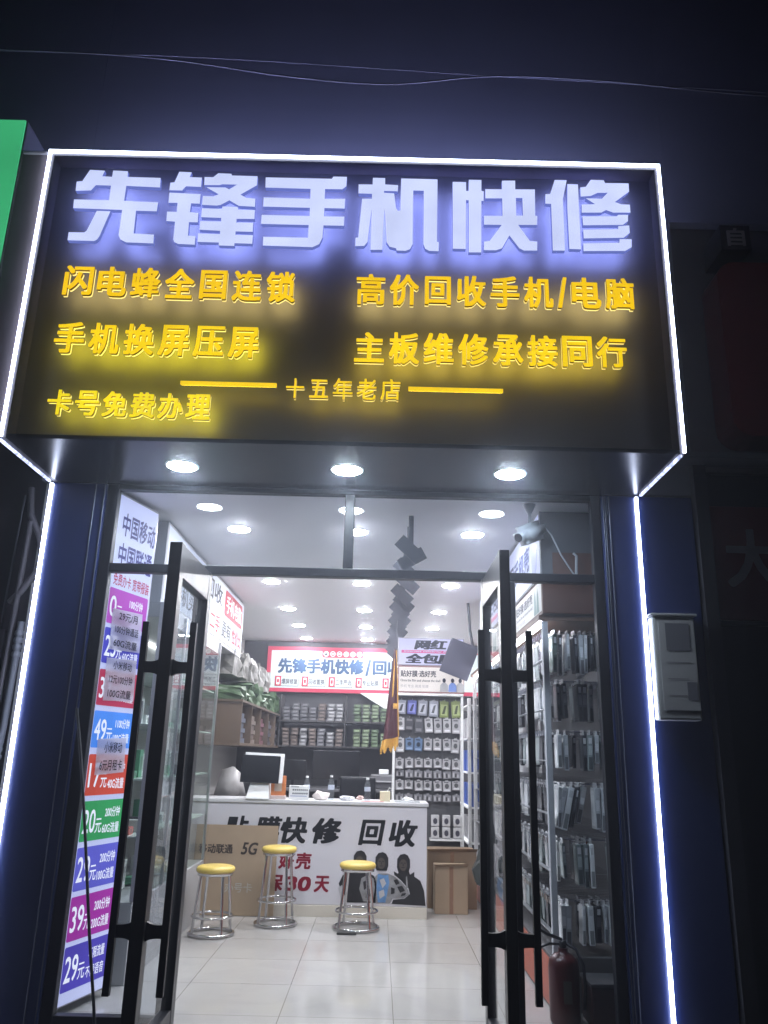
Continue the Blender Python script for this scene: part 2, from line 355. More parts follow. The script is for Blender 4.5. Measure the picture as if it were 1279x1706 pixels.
# ================================================================== the shop building
bld = thing('shop_building', 'narrow one storey shop with dark ribbed wall above its sign and blue panel pillars', 'building', (-.2, 5.1, 0))
M_wallp = mat('wall_paint', (.50, .49, .49), .6, 0, .06, 2)
MB().box(-2.32, -2.2, 5.21, 13.0, -.1, 3.34).build('side_wall', M_wallp, bld)
MB().box(1.98, 2.1, 5.21, 13.0, -.1, 3.34).build('side_wall', M_wallp, bld)
MB().box(-2.32, 2.1, 13.0, 13.12, -.1, 3.34).build('rear_wall', mat('rear_wall_paint', (.06, .06, .068), .6, 0, .1, 2), bld)
MB().box(-2.32, 2.1, 5.12, 5.2, 3.225, 9.5).build('upper_wall', M_corr, bld)
MB().box(-2.32, 2.1, 5.2, 13.12, 3.35, 3.45).build('roof', M_wallp, bld)
def pillar(x0, x1, trims):
    m = MB().bbox(x0, x1, 5.085, 5.22, -.15, 3.198, .008)
    o = m.build('pillar', M_blue, bld)
    t = MB()
    for a in trims: t.tube([(a, 5.078, -.15), (a, 5.078, 3.19)], .0035, 8)
    t.build('metal_trim', mat('steel_trim', (.10, .11, .15), .35, .9), o)
    return o
pillar(-2.235, -1.86, (-1.93, -1.868))
pillar(1.452, 2.06, (1.475, 1.50, 1.462))
# LED lines down the pillars
def led(x0, x1, y0, y1, z0, z1, par, m=None): return MB().box(x0, x1, y0, y1, z0, z1).build('led_strip', m or M_led, par)
led(-2.233, -2.216, 5.06, 5.083, -.15, 3.185, bld)
led(1.675, 1.692, 5.06, 5.083, -.15, 3.185, bld)

# ================================================================== the big signboard (a box hung in front of the wall)
sign = thing('shop_signboard', 'large dark signboard outlined in white led with white and yellow chinese letters', 'signboard', (-.25, 4.3, 3.2))
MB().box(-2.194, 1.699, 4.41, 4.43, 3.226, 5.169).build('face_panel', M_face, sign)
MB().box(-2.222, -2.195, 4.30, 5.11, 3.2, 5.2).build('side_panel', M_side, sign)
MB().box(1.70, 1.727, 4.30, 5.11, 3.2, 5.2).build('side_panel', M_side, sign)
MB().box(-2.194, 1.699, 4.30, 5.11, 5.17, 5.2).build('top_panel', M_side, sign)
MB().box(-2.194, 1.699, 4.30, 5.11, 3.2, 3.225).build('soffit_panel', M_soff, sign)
led(-2.0, 1.55, 4.84, 4.87, 5.201, 5.235, sign, emit('added_wall_wash', (.40, .44, 1.0), 135))  # added unseen glowing strip, washes the wall above in place of lens bloom
led(-2.226, 1.731, 4.282, 4.298, 5.188, 5.202, sign)
led(-2.226, -2.212, 4.282, 4.298, 3.205, 5.183, sign)
led(1.717, 1.731, 4.282, 4.298, 3.205, 5.183, sign)
led(-2.240, -2.224, 4.31, 5.05, 3.186, 3.200, sign, M_ledd)
led(1.700, 1.716, 4.31, 5.05, 3.186, 3.200, sign, M_ledd)
# headline characters, stroke outlines in millimetres on the plane of the sign, 55 mm deep, lit faces, bright backs
M_hface = emit('headline_letter_face', (.60, .67, .98), 1.08, .10, 3)
M_hback = emit('headline_letter_back', (.27, .33, .95), 18)
M_hside = emit('headline_letter_side', (.14, .18, .55), .9)
for strokes in HEAD:
    c = bpy.data.curves.new('h', 'CURVE'); c.dimensions = '2D'; c.fill_mode = 'BOTH'; c.extrude = .015
    for pts in strokes:
        sp = c.splines.new('POLY'); sp.points.add(len(pts) - 1); sp.use_cyclic_u = True
        for q, (a, b) in zip(sp.points, pts): q.co = (a / 1000, b / 1000, 0, 1)
    o = bpy.data.objects.new('h', c); me = bpy.data.meshes.new_from_object(o)
    mb = MB()
    for p in me.polygons:
        mb.f.append(list(p.vertices)); mb.m.append(0 if p.normal.z > .5 else 1 if p.normal.z < -.5 else 2); mb.sm.append(False)
    mb.v = [(v.co.x, 4.302 - v.co.z, v.co.y) for v in me.vertices]
    for f in mb.f: pass
    bpy.data.objects.remove(o); bpy.data.curves.remove(c); bpy.data.meshes.remove(me)
    mb.build('headline_letter', [M_hface, M_hback, M_hside], sign)
# yellow rows: raised letters with lit faces and pale back light
M_yback = emit('yellow_letter_back', (1.0, .72, .06), 9.5)
M_yleak = emit('letter_leak_glow', (1.0, .80, .35), .65)  # added glowing layer, imitates the pale line of light leaking behind the letters
M_yside = mat('yellow_letter_edge', (.50, .30, .03), .35)
def yface(k, col, st): return emit('yellow_face_' + str(k), col, st, .08, 4)
M_ybw = emit('yellow_letter_back_strong', (.95, .80, .03), 13)
M_ybg = emit('yellow_letter_back_soft', (1.0, .76, .25), 8.5)
def yrow(txt, x0, x1, zt0, zb0, zt1, zb1, face, back, off=.025, cw=.86):
    k_ = 4.285 / 4.22; x0, x1 = x0 * k_, x1 * k_; zt0, zb0, zt1, zb1 = [1.5 + (q - 1.5) * k_ for q in (zt0, zb0, zt1, zb1)]
    n = len(txt); widths = [(.42 if ch == '/' else 1.0) for ch in txt]; tot = sum(widths); px = (x1 - x0 + (1 - cw) * (x1 - x0) / tot) / tot
    x = x0
    for ch, wd in zip(txt, widths):
        w = px * (wd - (1 - cw)); t = (x - x0) / (x1 - x0); zb = zb0 + (zb1 - zb0) * t; zt = zt0 + (zt1 - zt0) * t
        h = zt - zb
        ink = {'十': (.04, .04, .92, .92), '五': (.02, .06, .96, .86), '回': (.05, .04, .9, .92), '主': (.0, .03, 1, .95), '国': (.04, .02, .92, .96)}.get(ch, (0, 0, 1, 1))
        a0 = x + ink[0] * w; b0 = zb + ink[1] * h; ww = w * ink[2]; hh = h * ink[3]
        vs, fs, nz = glyphs(ch, off, 1, 0)
        m = MB(); m.v = [(a0 + a * ww, 4.305 - .018 * c, b0 + b * hh) for a, b, c in vs]
        for f, q in zip(fs, nz): m.f.append(f); m.m.append(0 if q > .5 else 1 if q < -.5 else 2); m.sm.append(False)
        lo = m.build('letter', [face, back, M_yside], sign)
        m = MB(); m.v = [(a0 + a * ww, 4.3185 - .006 * c, b0 + b * hh) for a, b, c in vs]
        for f, q in zip(fs, nz): m.f.append(f); m.m.append(1 if q < -.5 else 0); m.sm.append(False)
        m.build('leak_glow_plate', [M_yleak, back], lo)
        x += px * wd
F1 = yface(1, (1.0, .62, .008), 1.0); F2 = yface(2, (1.0, .68, .008), 1.0); F3 = yface(3, (1.0, .78, .012), 1.0)
yrow('闪电蜂全国连锁', -1.968, -.568, 4.300, 4.098, 4.292, 4.083, F1, M_ybg)
yrow('手机换屏压屏', -1.970, -.762, 3.915, 3.712, 3.908, 3.708, F2, M_ybw)
yrow('卡号免费办理', -1.952, -1.013, 3.474, 3.318, 3.465, 3.306, F3, M_ybw)
yrow('高价回收手机/电脑', -.200, 1.480, 4.292, 4.082, 4.306, 4.094, F1, M_ybg)
yrow('主板维修承接同行', -.198, 1.410, 3.898, 3.692, 3.905, 3.703, F2, M_yback)
yrow('十五年老店', -.590, .078, 3.588, 3.452, 3.592, 3.461, F2, M_yback, .012, .82)
for a, b, z in ((-1.218, -.652, 3.570), (.126, .684, 3.568)):
    m = MB(); m.box(a, b, 4.286, 4.305, z - .010, z + .010, 0); m.box(a + .004, b - .004, 4.3052, 4.310, z - .008, z + .008, 1)
    m.build('letter_rule', [F2, M_yback], sign)

# three downlights in the soffit
M_lamp = emit('lamp_disc', (.78, .90, 1.0), 300)
M_lamp2 = emit('lamp_disc_indoor', (.95, .96, 1.0), 440)
M_ring = mat('lamp_ring', (.8, .8, .8), .4)
def downlight(x, y, z, r, lm, label, group):
    t = thing('recessed_light', label, 'ceiling light', (x, y, z), group)
    MB().lathe((x, y, z), [(r + .016, 0), (r + .014, -.006), (r + .003, -.007), (r + .003, -.001)], 28, cap=False).build('trim_ring', M_ring, t)
    MB().lathe((x, y, z - .003), [(r * .80, -.0085), (r * .96, -.007), (r, -.004), (r, .002)], 28, smooth=False).build('diffuser', lm, t)
    return t
for (x, y), w in zip(((-1.269, 4.70), (-.238, 4.70), (.783, 4.70)), ('leftmost', 'middle', 'rightmost')):
    downlight(x, y, 3.199, .088, M_lamp, f'glowing round lamp under the big sign, {w} of the three', 'round lamps under the signboard')

# ================================================================== glazed shopfront
fr = thing('shopfront_frame', 'black metal shopfront frame with fixed panes beside and above the doorway', 'shopfront', (-.2, 5.13, 0))
m = MB(); m.bbox(-1.858, -1.785, 5.10, 5.17, 0, 3.198); m.build('jamb', M_black, fr)
MB().bbox(1.385, 1.45, 5.10, 5.17, 0, 3.198).build('jamb', M_black, fr)
MB().bbox(-1.785, 1.385, 5.10, 5.17, 2.60, 2.658).build('transom_bar', M_black, fr)
MB().bbox(-1.785, 1.385, 5.10, 5.17, 3.165, 3.198).build('head_bar', M_black, fr)
MB().bbox(-.262, -.196, 5.10, 5.17, 2.659, 3.164).build('mullion', M_black, fr)
MB().bbox(-1.215, -1.165, 5.10, 5.17, 0.0, 2.599).build('door_post', M_black, fr)
MB().bbox(.80, .865, 5.10, 5.17, 0.0, 2.599).build('door_post', M_black, fr)
MB().bbox(-1.784, -1.216, 5.10, 5.17, 0, .06).build('sill', M_black, fr)
MB().bbox(.866, 1.384, 5.10, 5.17, 0, .06).build('sill', M_black, fr)
for a, b, c, d in ((-1.784, -1.216, .061, 2.599), (.866, 1.384, .061, 2.599), (-1.784, -.263, 2.659, 3.164), (-.195, 1.384, 2.659, 3.164)):
    MB().box(a, b, 5.13, 5.138, c, d).build('glass_pane', M_pane, fr)

def door(xc, label, th=.06):
    y0, y1 = 4.25, 5.085; t = thing('glass_door', label, 'door', (xc, y1, 0))
    a, b = xc - th / 2, xc + th / 2; sw = .085
    MB().bbox(a, b, y0, y0 + sw, .012, 2.592, .004).build('stile', M_door, t)
    MB().bbox(a, b, y1 - sw, y1, .012, 2.592, .004).build('stile', M_door, t)
    MB().bbox(a + .002, b - .002, y0 + sw, y1 - sw, 2.41, 2.588, .004).build('top_rail', M_door, t)
    MB().bbox(a + .002, b - .002, y0 + sw, y1 - sw, .014, .13, .004).build('bottom_rail', M_door, t)
    MB().box(xc - .004, xc + .004, y0 + sw, y1 - sw, .13, 2.41).build('glass_pane', M_glass, t)
    for s in (-1, 1):
        h = MB(); hx = xc + s * .128
        h.bbox(hx - .017, hx + .017, y0 + .03, y0 + .062, .375, 2.155, .003)
        for z in (1.915, .655):
            pts = []
            n = 8
            # arched bracket: level on its outer half, flaring where it meets the stile
            prof = [(0, .030), (.25, .029), (.5, .030), (.75, .034), (1, .044)]
            vs = []
            for u, hh in prof:
                x = hx - s * .015 + (xc + s * th / 2 - hx + s * .015) * u
                vs += [(x, y0 + .033, z - hh), (x, y0 + .059, z - hh), (x, y0 + .059, z + hh), (x, y0 + .033, z + hh)]
            fs = []
            for i in range(len(prof) - 1):
                q = i * 4
                for k in range(4): fs.append((q + k, q + (k + 1) % 4, q + 4 + (k + 1) % 4, q + 4 + k))
            h.add(vs, fs)
        h.build('pull_handle', M_black, t)
    MB().lathe((xc, y1 - .04, 2.592), [(.018, 0), (.018, .006)], 12).build('pivot', M_black, t)
    return t
door(-1.135, 'black framed glass door standing open on the left, beside the price light panel', .068)
door(.665, 'black framed glass door standing open on the right, beside the phone case shelves', .056)

# ================================================================== neighbours
nbl = thing('neighbour_building', 'dark neighbouring building to the left of the blue pillar', 'building', (-6, 5.3, 0))
MB().box(-12, -2.33, 5.32, 5.6, -.15, 4.3).build('wall', mat('dark_plum_wall', (.05, .042, .048), .7, 0, .3, 2, bump=.2), nbl)
MB().box(-12, -2.321, 5.12, 5.2, 4.3, 9.5).build('upper_wall', M_corr, nbl)
M_green = emit('green_lightbox', (.045, .42, .17), .95, .12, 1.5)
gs = thing('green_signboard', 'glowing green signboard left of the big dark sign', 'signboard', (-3.9, 4.3, 4.1))
MB().bbox(-5.6, -2.405, 4.30, 4.9, 4.12, 5.44, .01).build('box_body', mat('sign_box_metal', (.05, .05, .05), .5), gs)
MB().box(-5.58, -2.415, 4.285, 4.299, 4.14, 5.43).build('lit_face', M_green, gs)
MB().box(-2.402, -2.230, 4.315, 4.34, 3.3, 5.185).build('filler_board', mat('filler_brown', (.16, .135, .145), .5, 0, .2, 4), gs)
MB().bbox(-2.402, -2.230, 4.30, 4.345, 5.186, 5.20, .003).build('top_trim', mat('steel_bracket', (.5, .48, .5), .4), gs)
# pipes and hoses in the gap
M_pipe = mat('pale_pipe', (.13, .12, .13), .5, 0, .15)
p1 = thing('corrugated_hose', 'grey flexible hose bulging beside the left pillar light strip', 'hose', (-2.42, 5.2, 2.4))
MB().tube([(-2.43, 5.23, 3.2), (-2.40, 5.22, 3.0), (-2.31, 5.2, 2.85), (-2.27, 5.19, 2.72), (-2.29, 5.19, 2.6), (-2.38, 5.2, 2.47), (-2.45, 5.22, 2.4)], .022, 10).build('hose_body', M_pipe, p1)
p2 = thing('drain_pipe', 'thin grey vertical drain pipe with ribbed sleeves in the gap left of the blue pillar', 'pipe', (-2.42, 5.2, 0))
MB().tube([(-2.385, 5.2, 2.95), (-2.40, 5.2, 2.3), (-2.42, 5.2, 1.6), (-2.46, 5.2, .2)], .018, 12).build('pipe_body', M_pipe, p2)
for z0 in (2.18, 1.55):
    sl = MB()
    for k in range(4): sl.lathe((-2.335 if z0 > 2 else -2.36, 5.18, z0 - .045 * k), [(.026, 0), (.03, .008), (.03, .024), (.026, .03)], 14)
    sl.build('ribbed_sleeve', mat('sleeve_plastic', (.2, .21, .23), .5), p2)
MB().tube([(-2.335, 5.18, 2.27), (-2.337, 5.18, 2.0), (-2.345, 5.18, 1.6), (-2.365, 5.18, 1.32)], .021, 12).build('inlet_pipe', mat('inlet_plastic', (.19, .2, .22), .5), p2)
tag(MB().tube([(-2.47, 5.24, 3.15), (-2.49, 5.24, 2.4), (-2.50, 5.24, 1.5)], .006, 6).build('cable', M_wirel), 'thin pale cable running down the wall left of the drain pipe', 'cable')
tag(MB().tube([(-2.60, 5.26, 2.5), (-2.66, 5.26, 2.2), (-2.69, 5.26, 1.2)], .012, 6).build('pipe', M_pipe), 'slim pale pipe farthest left on the dark neighbouring wall', 'pipe')
mb_ = tag(MB().bbox(-2.66, -2.44, 5.2, 5.31, 1.75, 2.22).build('junction_box', mat('dark_box', (.035, .03, .035), .5)), 'dark rectangular junction box on the wall behind the drain pipe', 'box')

nbr = thing('neighbour_shop', 'dark unlit neighbouring shop at the right edge', 'building', (4, 5.2, 0))
MB().box(2.101, 12, 5.12, 5.2, 5.4, 9.5).build('cladding', M_corr, nbr)
MB().box(2.11, 12, 5.30, 5.6, 3.46, 5.7).build('upper_wall', mat('dusty_wall', (.10, .09, .095), .7, 0, .3, 1.5, bump=.2), nbr)
MB().box(2.11, 12, 5.30, 5.6, -.15, 3.44).build('lower_wall', mat('black_wall', (.012, .012, .014), .5, 0, .2, 2), nbr)
MB().bbox(1.75, 12, 4.93, 5.11, 3.43, 3.47).build('ledge', mat('ledge_metal', (.12, .12, .13), .4, .5), nbr)
MB().box(2.075, 2.16, 5.05, 5.29, -.15, 3.42).build('door_jamb', mat('jamb_black', (.02, .02, .024), .4), nbr)
M_dred = mat('dark_red_panel', (.13, .02, .022), .45, 0, .2, 2)
M_grime = mat('grimy_white', (.24, .22, .23), .6, 0, .2)
o = MB(); o.rrect((0, 5.0, 0), X, Z, 2.36, 4.4, 3.62, 4.98, .14); rp = o.build('rounded_panel', M_dred, None)
bm = bmesh.new(); bm.from_mesh(rp.data); g = bmesh.ops.extrude_face_region(bm, geom=bm.faces[:])
bmesh.ops.translate(bm, vec=(0, .28, 0), verts=[v for v in g['geom'] if isinstance(v, bmesh.types.BMVert)]); bm.to_mesh(rp.data); bm.free()
tag(rp, 'big dark red panel with rounded corners on the unlit shop at the right edge', 'sign panel')
ns = thing('dark_character_sign', 'small dark sign with one chinese character above the rounded red panel', 'sign', (2.52, 5.0, 5.17))
MB().bbox(2.41, 2.63, 4.98, 5.29, 5.07, 5.28).build('sign_plate', mat('sign_plate_black', (.015, .015, .018), .4), ns)
t_ = MB(); t_.text('自', (0, 4.978, 0), X, Z, 2.455, 5.10, .13, .15, .02, .006); t_.build('lettering', M_grime, ns)
ps = thing('dark_red_poster', 'dark red window poster with a big pale chinese character at the right edge', 'poster', (2.6, 5.2, 2.4))
MB().bbox(2.17, 3.4, 5.20, 5.24, 2.40, 3.18, .004).build('poster_board', M_dred, ps)
t_ = MB(); t_.text('大', (0, 5.197, 0), X, Z, 2.30, 2.62, .36, .40, .03, .003); t_.build('lettering', M_grime, ps)
MB().bbox(2.17, 3.4, 5.17, 5.199, 2.36, 2.39, .004).build('lower_rail', mat('dull_rail', (.06, .06, .065), .4, .5), ps)

# meter box with a notice on the right pillar
mt = thing('meter_box', 'pale wall box with a notice sheet on the right blue pillar', 'box', (1.83, 5.0, 2.04))
M_mbx = mat('meter_box_plastic', (.42, .43, .45), .45)
MB().bbox(1.705, 1.965, 4.985, 5.083, 1.74, 2.375, .014).build('box_body', M_mbx, mt)
MB().box(1.735, 1.955, 4.979, 4.984, 1.80, 2.35).build('notice_sheet', mat('notice_paper', (.42, .42, .44), .6), mt)
MI_ = mat('notice_ink', (.16, .16, .19), .6)
MB().rect((0, 4.977, 0), X, Z, 1.775, 1.925, 2.16, 2.33, 0).build('printed_picture', MI_, mt); MB().rect((0, 4.977, 0), X, Z, 1.885, 1.945, 1.86, 1.97, 0).build('printed_stamp', MI_, mt); n_ = MB()
for k in range(3): n_.rect((0, 4.977, 0), X, Z, 1.77, 1.92 - .02 * k, 2.085 - k * .10, 2.091 - k * .10, 0)
n_.build('printed_lines', mat('faint_ink', (.26, .25, .27), .6), mt)
MB().bbox(1.69, 1.98, 4.97, 5.083, 2.376, 2.392, .005).build('box_lid', M_mbx, mt)

# overhead cables
def cable(pts, r, lab, m=M_wirel):
    P = []
    n = len(pts)
    for i in range(n - 1):
        for k in range(6):
            t = k / 6; p0 = pts[max(i - 1, 0)]; p1 = pts[i]; p2 = pts[i + 1]; p3 = pts[min(i + 2, n - 1)]
            P.append([.5 * ((2 * p1[j]) + (-p0[j] + p2[j]) * t + (2 * p0[j] - 5 * p1[j] + 4 * p2[j] - p3[j]) * t * t + (-p0[j] + 3 * p1[j] - 3 * p2[j] + p3[j]) * t ** 3) for j in range(3)])
    P.append(pts[-1])
    return tag(MB().tube(P, r, 6).build('overhead_cable', m), lab, 'cable')
cable([(-4.5, 4.0, 5.74), (-2.5, 4.0, 5.713), (-1.5, 4.0, 5.672), (-.67, 4.0, 5.555), (-.03, 4.0, 5.514), (.61, 4.0, 5.594), (1.33, 4.0, 5.578), (2.33, 4.0, 5.492), (4.5, 4.0, 5.40)], .005, 'slack cable sagging in a wave above the big sign')
cable([(-4.5, 4.1, 5.80), (-1.6, 4.1, 5.80), (.6, 4.1, 5.70), (2.4, 4.1, 5.62), (4.5, 4.1, 5.50)], .003, 'taut thin cable stretched above the slack cable')
cable([(-1.85, 5.04, 1.727), (-1.766, 5.03, 1.345), (-1.693, 5.02, 0.982), (-1.597, 5.0, 0.484), (-1.499, 4.95, 0.069), (-1.469, 4.9, -0.14)], .009, 'black cable dangling in front of the price light panel', M_wire)
# ================================================================== indoor lamps
rows = [6.22, 8.26, 9.89, 11.25, 12.55]
names = ['nearest the door', 'second from the door', 'third from the door', 'fourth from the door', 'nearest the back wall']
for y, nm in zip(rows, names):
    for x, cn in ((-1.165, 'left'), (-.215, 'middle'), (.72, 'right')):
        downlight(x, y, 3.2195, .082, M_lamp2, f'round ceiling lamp in the shop, {cn} row, {nm}', 'round lamps in the shop ceiling')

# ================================================================== price light panel, standing at the left inside the glass
a_ = math.atan2(.27, .963)
PU = Vector((.27, .963, 0)).normalized(); PN = PU.cross(Vector(Z)); PP = Vector((-1.825, 5.2, 0))
lp = thing('price_light_panel', 'tall glowing white panel listing phone plan prices in coloured blocks', 'lightbox', tuple(PP))
M_panel = emit('lit_panel_white', (.62, .66, 1.0), .85, .10, 1.2)
m = MB(); c0 = PP + PU * .27 - PN * .045 + Vector((0, 0, 1.62)); rot = Matrix((PU, PN, Vector(Z))).transposed()
m.obox(c0, (.56, .08, 3.14), rot); m.build('panel_box', mat('lightbox_frame', (.30, .30, .36), .35, .6), lp)
m = MB(); m.rect(PP + PN * .0, PU, Z, .01, .535, .06, 3.175); m.build('lit_face', M_panel, lp)
MT_blue = mat('print_blue', (.04, .04, .20), .5); MT_red = mat('print_red', (.42, .02, .07), .5); MT_w = emit('print_white', (.85, .88, 1.0), 1.0)
P1 = PP + PN * .004; P2 = PP + PN * .008
m = MB(); m.text('中国移动', P1, PU, Z, .10, 2.90, .42, .165, .02); m.text('中国联通', P1, PU, Z, .09, 2.685, .42, .165, .02); m.build('heading', MT_blue, lp)
m = MB(); m.text('免费办卡 宽带报装', P1, PU, Z, .07, 2.55, .44, .085, .01); m.build('subheading', MT_red, lp)
def E(n, c, s=.85): return emit(n, c, s, .1, 4)
blocks = [('0元', '100分钟', '30G流量', 2.529, 2.290, ('block_violet', (.46, .06, .50))), ('25元', '100分钟', '60G流量', 2.262, 2.030, ('block_indigo', (.05, .05, .50))),
          ('37元', '300分钟', '100G流量', 1.990, 1.762, ('block_crimson', (.50, .03, .09))), ('49元', '1100分钟', '100G流量', 1.728, 1.500, ('block_azure', (.07, .28, .95))),
          ('17元', '200分钟', '40G流量', 1.460, 1.212, ('block_vermilion', (.62, .07, .04))), ('20元', '200分钟', '60G流量', 1.180, .945, ('block_green', (.03, .33, .10))),
          ('29元', '200分钟', '100G流量', .912, .668, ('block_periwinkle', (.12, .12, .62))), ('39元', '200分钟', '200G流量', .638, .395, ('block_magenta', (.38, .03, .36))),
          ('29元', '不限流量', '不限语音', .368, .128, ('block_navy', (.08, .06, .46)))]
for a, b, c, z1, z0, (bn, bc) in blocks:
    m = MB(); m.rrect(P1, PU, Z, .045, .515, z0, z1, .012, 0)
    H = z1 - z0
    num = a[:-1]
    m.text(num, P2, PU, Z, .060, z0 + .2 * H, .052 * len(num) + .022, H * .58, .012, mi=1)
    m.text('元', P2, PU, Z, .088 + .052 * len(num), z0 + .18 * H, .066, H * .36, .012, mi=1)
    m.text(b, P2, PU, Z, .285, z0 + .55 * H, .165, H * .27, .015, mi=1)
    m.text(c, P2, PU, Z, .270, z0 + .14 * H, .185, H * .27, .015, mi=1)
    m.build('price_block', [E(bn, bc), MT_w], lp)
M_note = mat('taped_note', (.74, .72, .78), .3, 0, .2, 14, bump=.6)
_n = M_note.node_tree; _tl = _n.nodes.new('ShaderNodeBsdfTranslucent'); _tl.inputs[0].default_value = (.80, .78, .86, 1); _ms = _n.nodes.new('ShaderNodeMixShader'); _ms.inputs[0].default_value = .6
_n.links.new(_n.nodes['Principled BSDF'].outputs[0], _ms.inputs[1]); _n.links.new(_tl.outputs[0], _ms.inputs[2]); _n.links.new(_ms.outputs[0], _n.nodes['Material Output'].inputs[0])
M_ink = mat('note_ink', (.02, .02, .03), .5)
P3 = PP + PN * .012; P4 = PP + PN * .016
for (a0, a1, z0, z1), lines, lab in (((.10, .46, 2.13, 2.40), ('29元/月', '100分钟通话', '60G流量'), 'grey taped note reading 29 yuan a month, topmost on the price panel'),
                                    ((.10, .45, 1.80, 2.075), ('小米移动', '12元100分钟', '100G流量'), 'grey taped note with three lines on the crimson price block'),
                                    ((.11, .43, 1.34, 1.56), ('小米移动', '6元月租卡'), 'grey taped note with two lines, lowest on the price panel')):
    t = thing('taped_note', lab, 'note', tuple(PP), 'grey notes taped on the price panel')
    m = MB(); cc = P3 + PU * ((a0 + a1) / 2) + Vector((0, 0, (z0 + z1) / 2))
    m.obox(cc - PN * .001, (a1 - a0, .002, z1 - z0), rot @ Matrix.Rotation(R(-2.5), 3, 'Y')); m.build('note_sheet', M_note, t)
    m = MB(); n = len(lines); h = (z1 - z0) / n
    for i, s in enumerate(lines): m.text(s, P4, PU, Z, a0 + .04 + .03 * (i == 0), z1 - (i + .82) * h, (a1 - a0) * (.62 if i == 0 else .78), h * .62, .012)
    m.build('note_lettering', M_ink, t)

# ================================================================== left wall: showcase and advertising light box above it
ad = thing('advert_lightbox', 'long white light box about buying used phones, high on the left wall', 'lightbox', (-1.9, 7.8, 2.88))
MB().bbox(-2.19, -1.675, 6.0, 9.64, 2.56, 3.205, .006).build('box_body', mat('grey_panel', (.40, .40, .43), .5), ad)
M_adw = emit('advert_white', (.74, .78, 1.0), .6, .08, 1)
MB().rect((-1.67, 0, 0), Y, Z, 6.02, 9.62, 2.60, 3.18).build('lit_face', M_adw, ad)
M_txt = mat('print_black', (.02, .022, .04), .5); M_txr = emit('print_redlit', (.55, .05, .09), .6)
m = MB()
m.text('高价回收', (-1.667, 0, 0), Y, Z, 6.55, 2.93, 1.72, .20, .02)
m.build('lettering', M_txt, ad)
m = MB(); m.rrect((-1.667, 0, 0), Y, Z, 8.42, 9.52, 2.88, 3.15, .05, 0); m.text('手机电脑', (-1.664, 0, 0), Y, Z, 8.50, 2.92, .95, .19, .02, mi=1)
m.build('red_badge', [M_txr, emit('badge_white', (.9, .9, 1), .9)], ad)
m = MB(); m.text('二手', (-1.667, 0, 0), Y, Z, 7.75, 2.65, .50, .17, .015, mi=1); m.text('更有', (-1.667, 0, 0), Y, Z, 8.36, 2.65, .50, .17, .015, mi=0); m.text('性价比', (-1.667, 0, 0), Y, Z, 8.95, 2.65, .60, .17, .015, mi=1)
m.text('手机买不起', (-1.667, 0, 0), Y, Z, 6.35, 2.65, 1.2, .17, .015, mi=0)
m.build('slogan', [M_txt, M_txr], ad)

sc = thing('glass_showcase', 'tall glass showcase with lit shelves along the left wall', 'showcase', (-1.9, 7.1, 0))
M_grey = mat('grey_laminate', (.36, .36, .37), .45, 0, .05); M_al = mat('brushed_aluminium', (.55, .56, .58), .3, .9)
MB().bbox(-2.19, -1.64, 5.95, 8.28, 0, .50).build('base_cabinet', M_grey, sc)
MB().box(-2.19, -1.66, 5.97, 8.26, 2.45, 2.555).build('top_board', M_grey, sc)
MB().box(-2.195, -2.17, 5.97, 8.26, .51, 2.449).build('back_board', mat('showcase_back', (.55, .56, .55), .5, 0, .1), sc)
for z in (.9, 1.28, 1.66, 2.05):
    MB().box(-2.165, -1.67, 5.99, 8.24, z, z + .012).build('shelf', mat('shelf_glass_frosted', (.55, .62, .58), .2), sc)
for y in (5.96, 6.73, 7.5, 8.255): MB().box(-1.66, -1.635, y - .012, y + .012, .505, 2.56).build('post', M_al, sc)
for a, b in ((5.98, 6.71), (6.75, 7.48), (7.52, 8.235)): MB().box(-1.652, -1.645, a, b, .51, 2.44).build('glass_panel', M_showg, sc)
led(-2.16, -2.145, 6.0, 8.2, 2.42, 2.44, sc, emit('showcase_led', (1, 1, .95), 6))
cols = [((.72, .73, .72), 'white'), ((.16, .42, .26), 'green'), ((.05, .05, .07), 'black'), ((.55, .50, .42), 'beige'), ((.60, .16, .14), 'red')]
PB = {}
def phone_box(cn, col, w, d, h):
    o = MB().bbox(-w / 2, w / 2, -d / 2, d / 2, 0, h, .003)
    o.rect((w / 2 + .0006, 0, 0), Y, Z, -d * .3, d * .3, h * .25, h * .75, 1)
    return o.build('phone_box', [mat('carton_' + cn, col, .45, 0, .08, 20), mat('carton_print_' + cn, tuple(.35 * c + .1 for c in col), .5)])
first = {}
for si, (z, nm) in enumerate(((.512, 'bottom'), (.912, 'second'), (1.292, 'middle'), (1.672, 'fourth'), (2.062, 'top'))):
    y = 6.1 + random.random() * .1
    while y < 8.15:
        (c, cn) = random.choices(cols, (6, 2, 1.5, 1, .5))[0]; w, d, h = random.choice(((.16, .10, .05), (.12, .09, .17), (.18, .14, .08), (.10, .08, .20)))
        lab = f'{cn} carton on the {nm} shelf of the glass showcase'
        key = (cn, w)
        if key not in first:
            o = phone_box(cn, c, w, d, h); first[key] = o; tag(o, lab, 'box', f'{cn} cartons on the {nm} shelf of the showcase')
        else:
            o = first[key].copy(); COL.objects.link(o); tag(o, lab, 'box', f'{cn} cartons on the {nm} shelf of the showcase')
        o.location = (-1.86 + random.uniform(-.05, .05), y, z); o.rotation_euler.z = R(random.uniform(-6, 6))
        y += d + random.uniform(.03, .16)

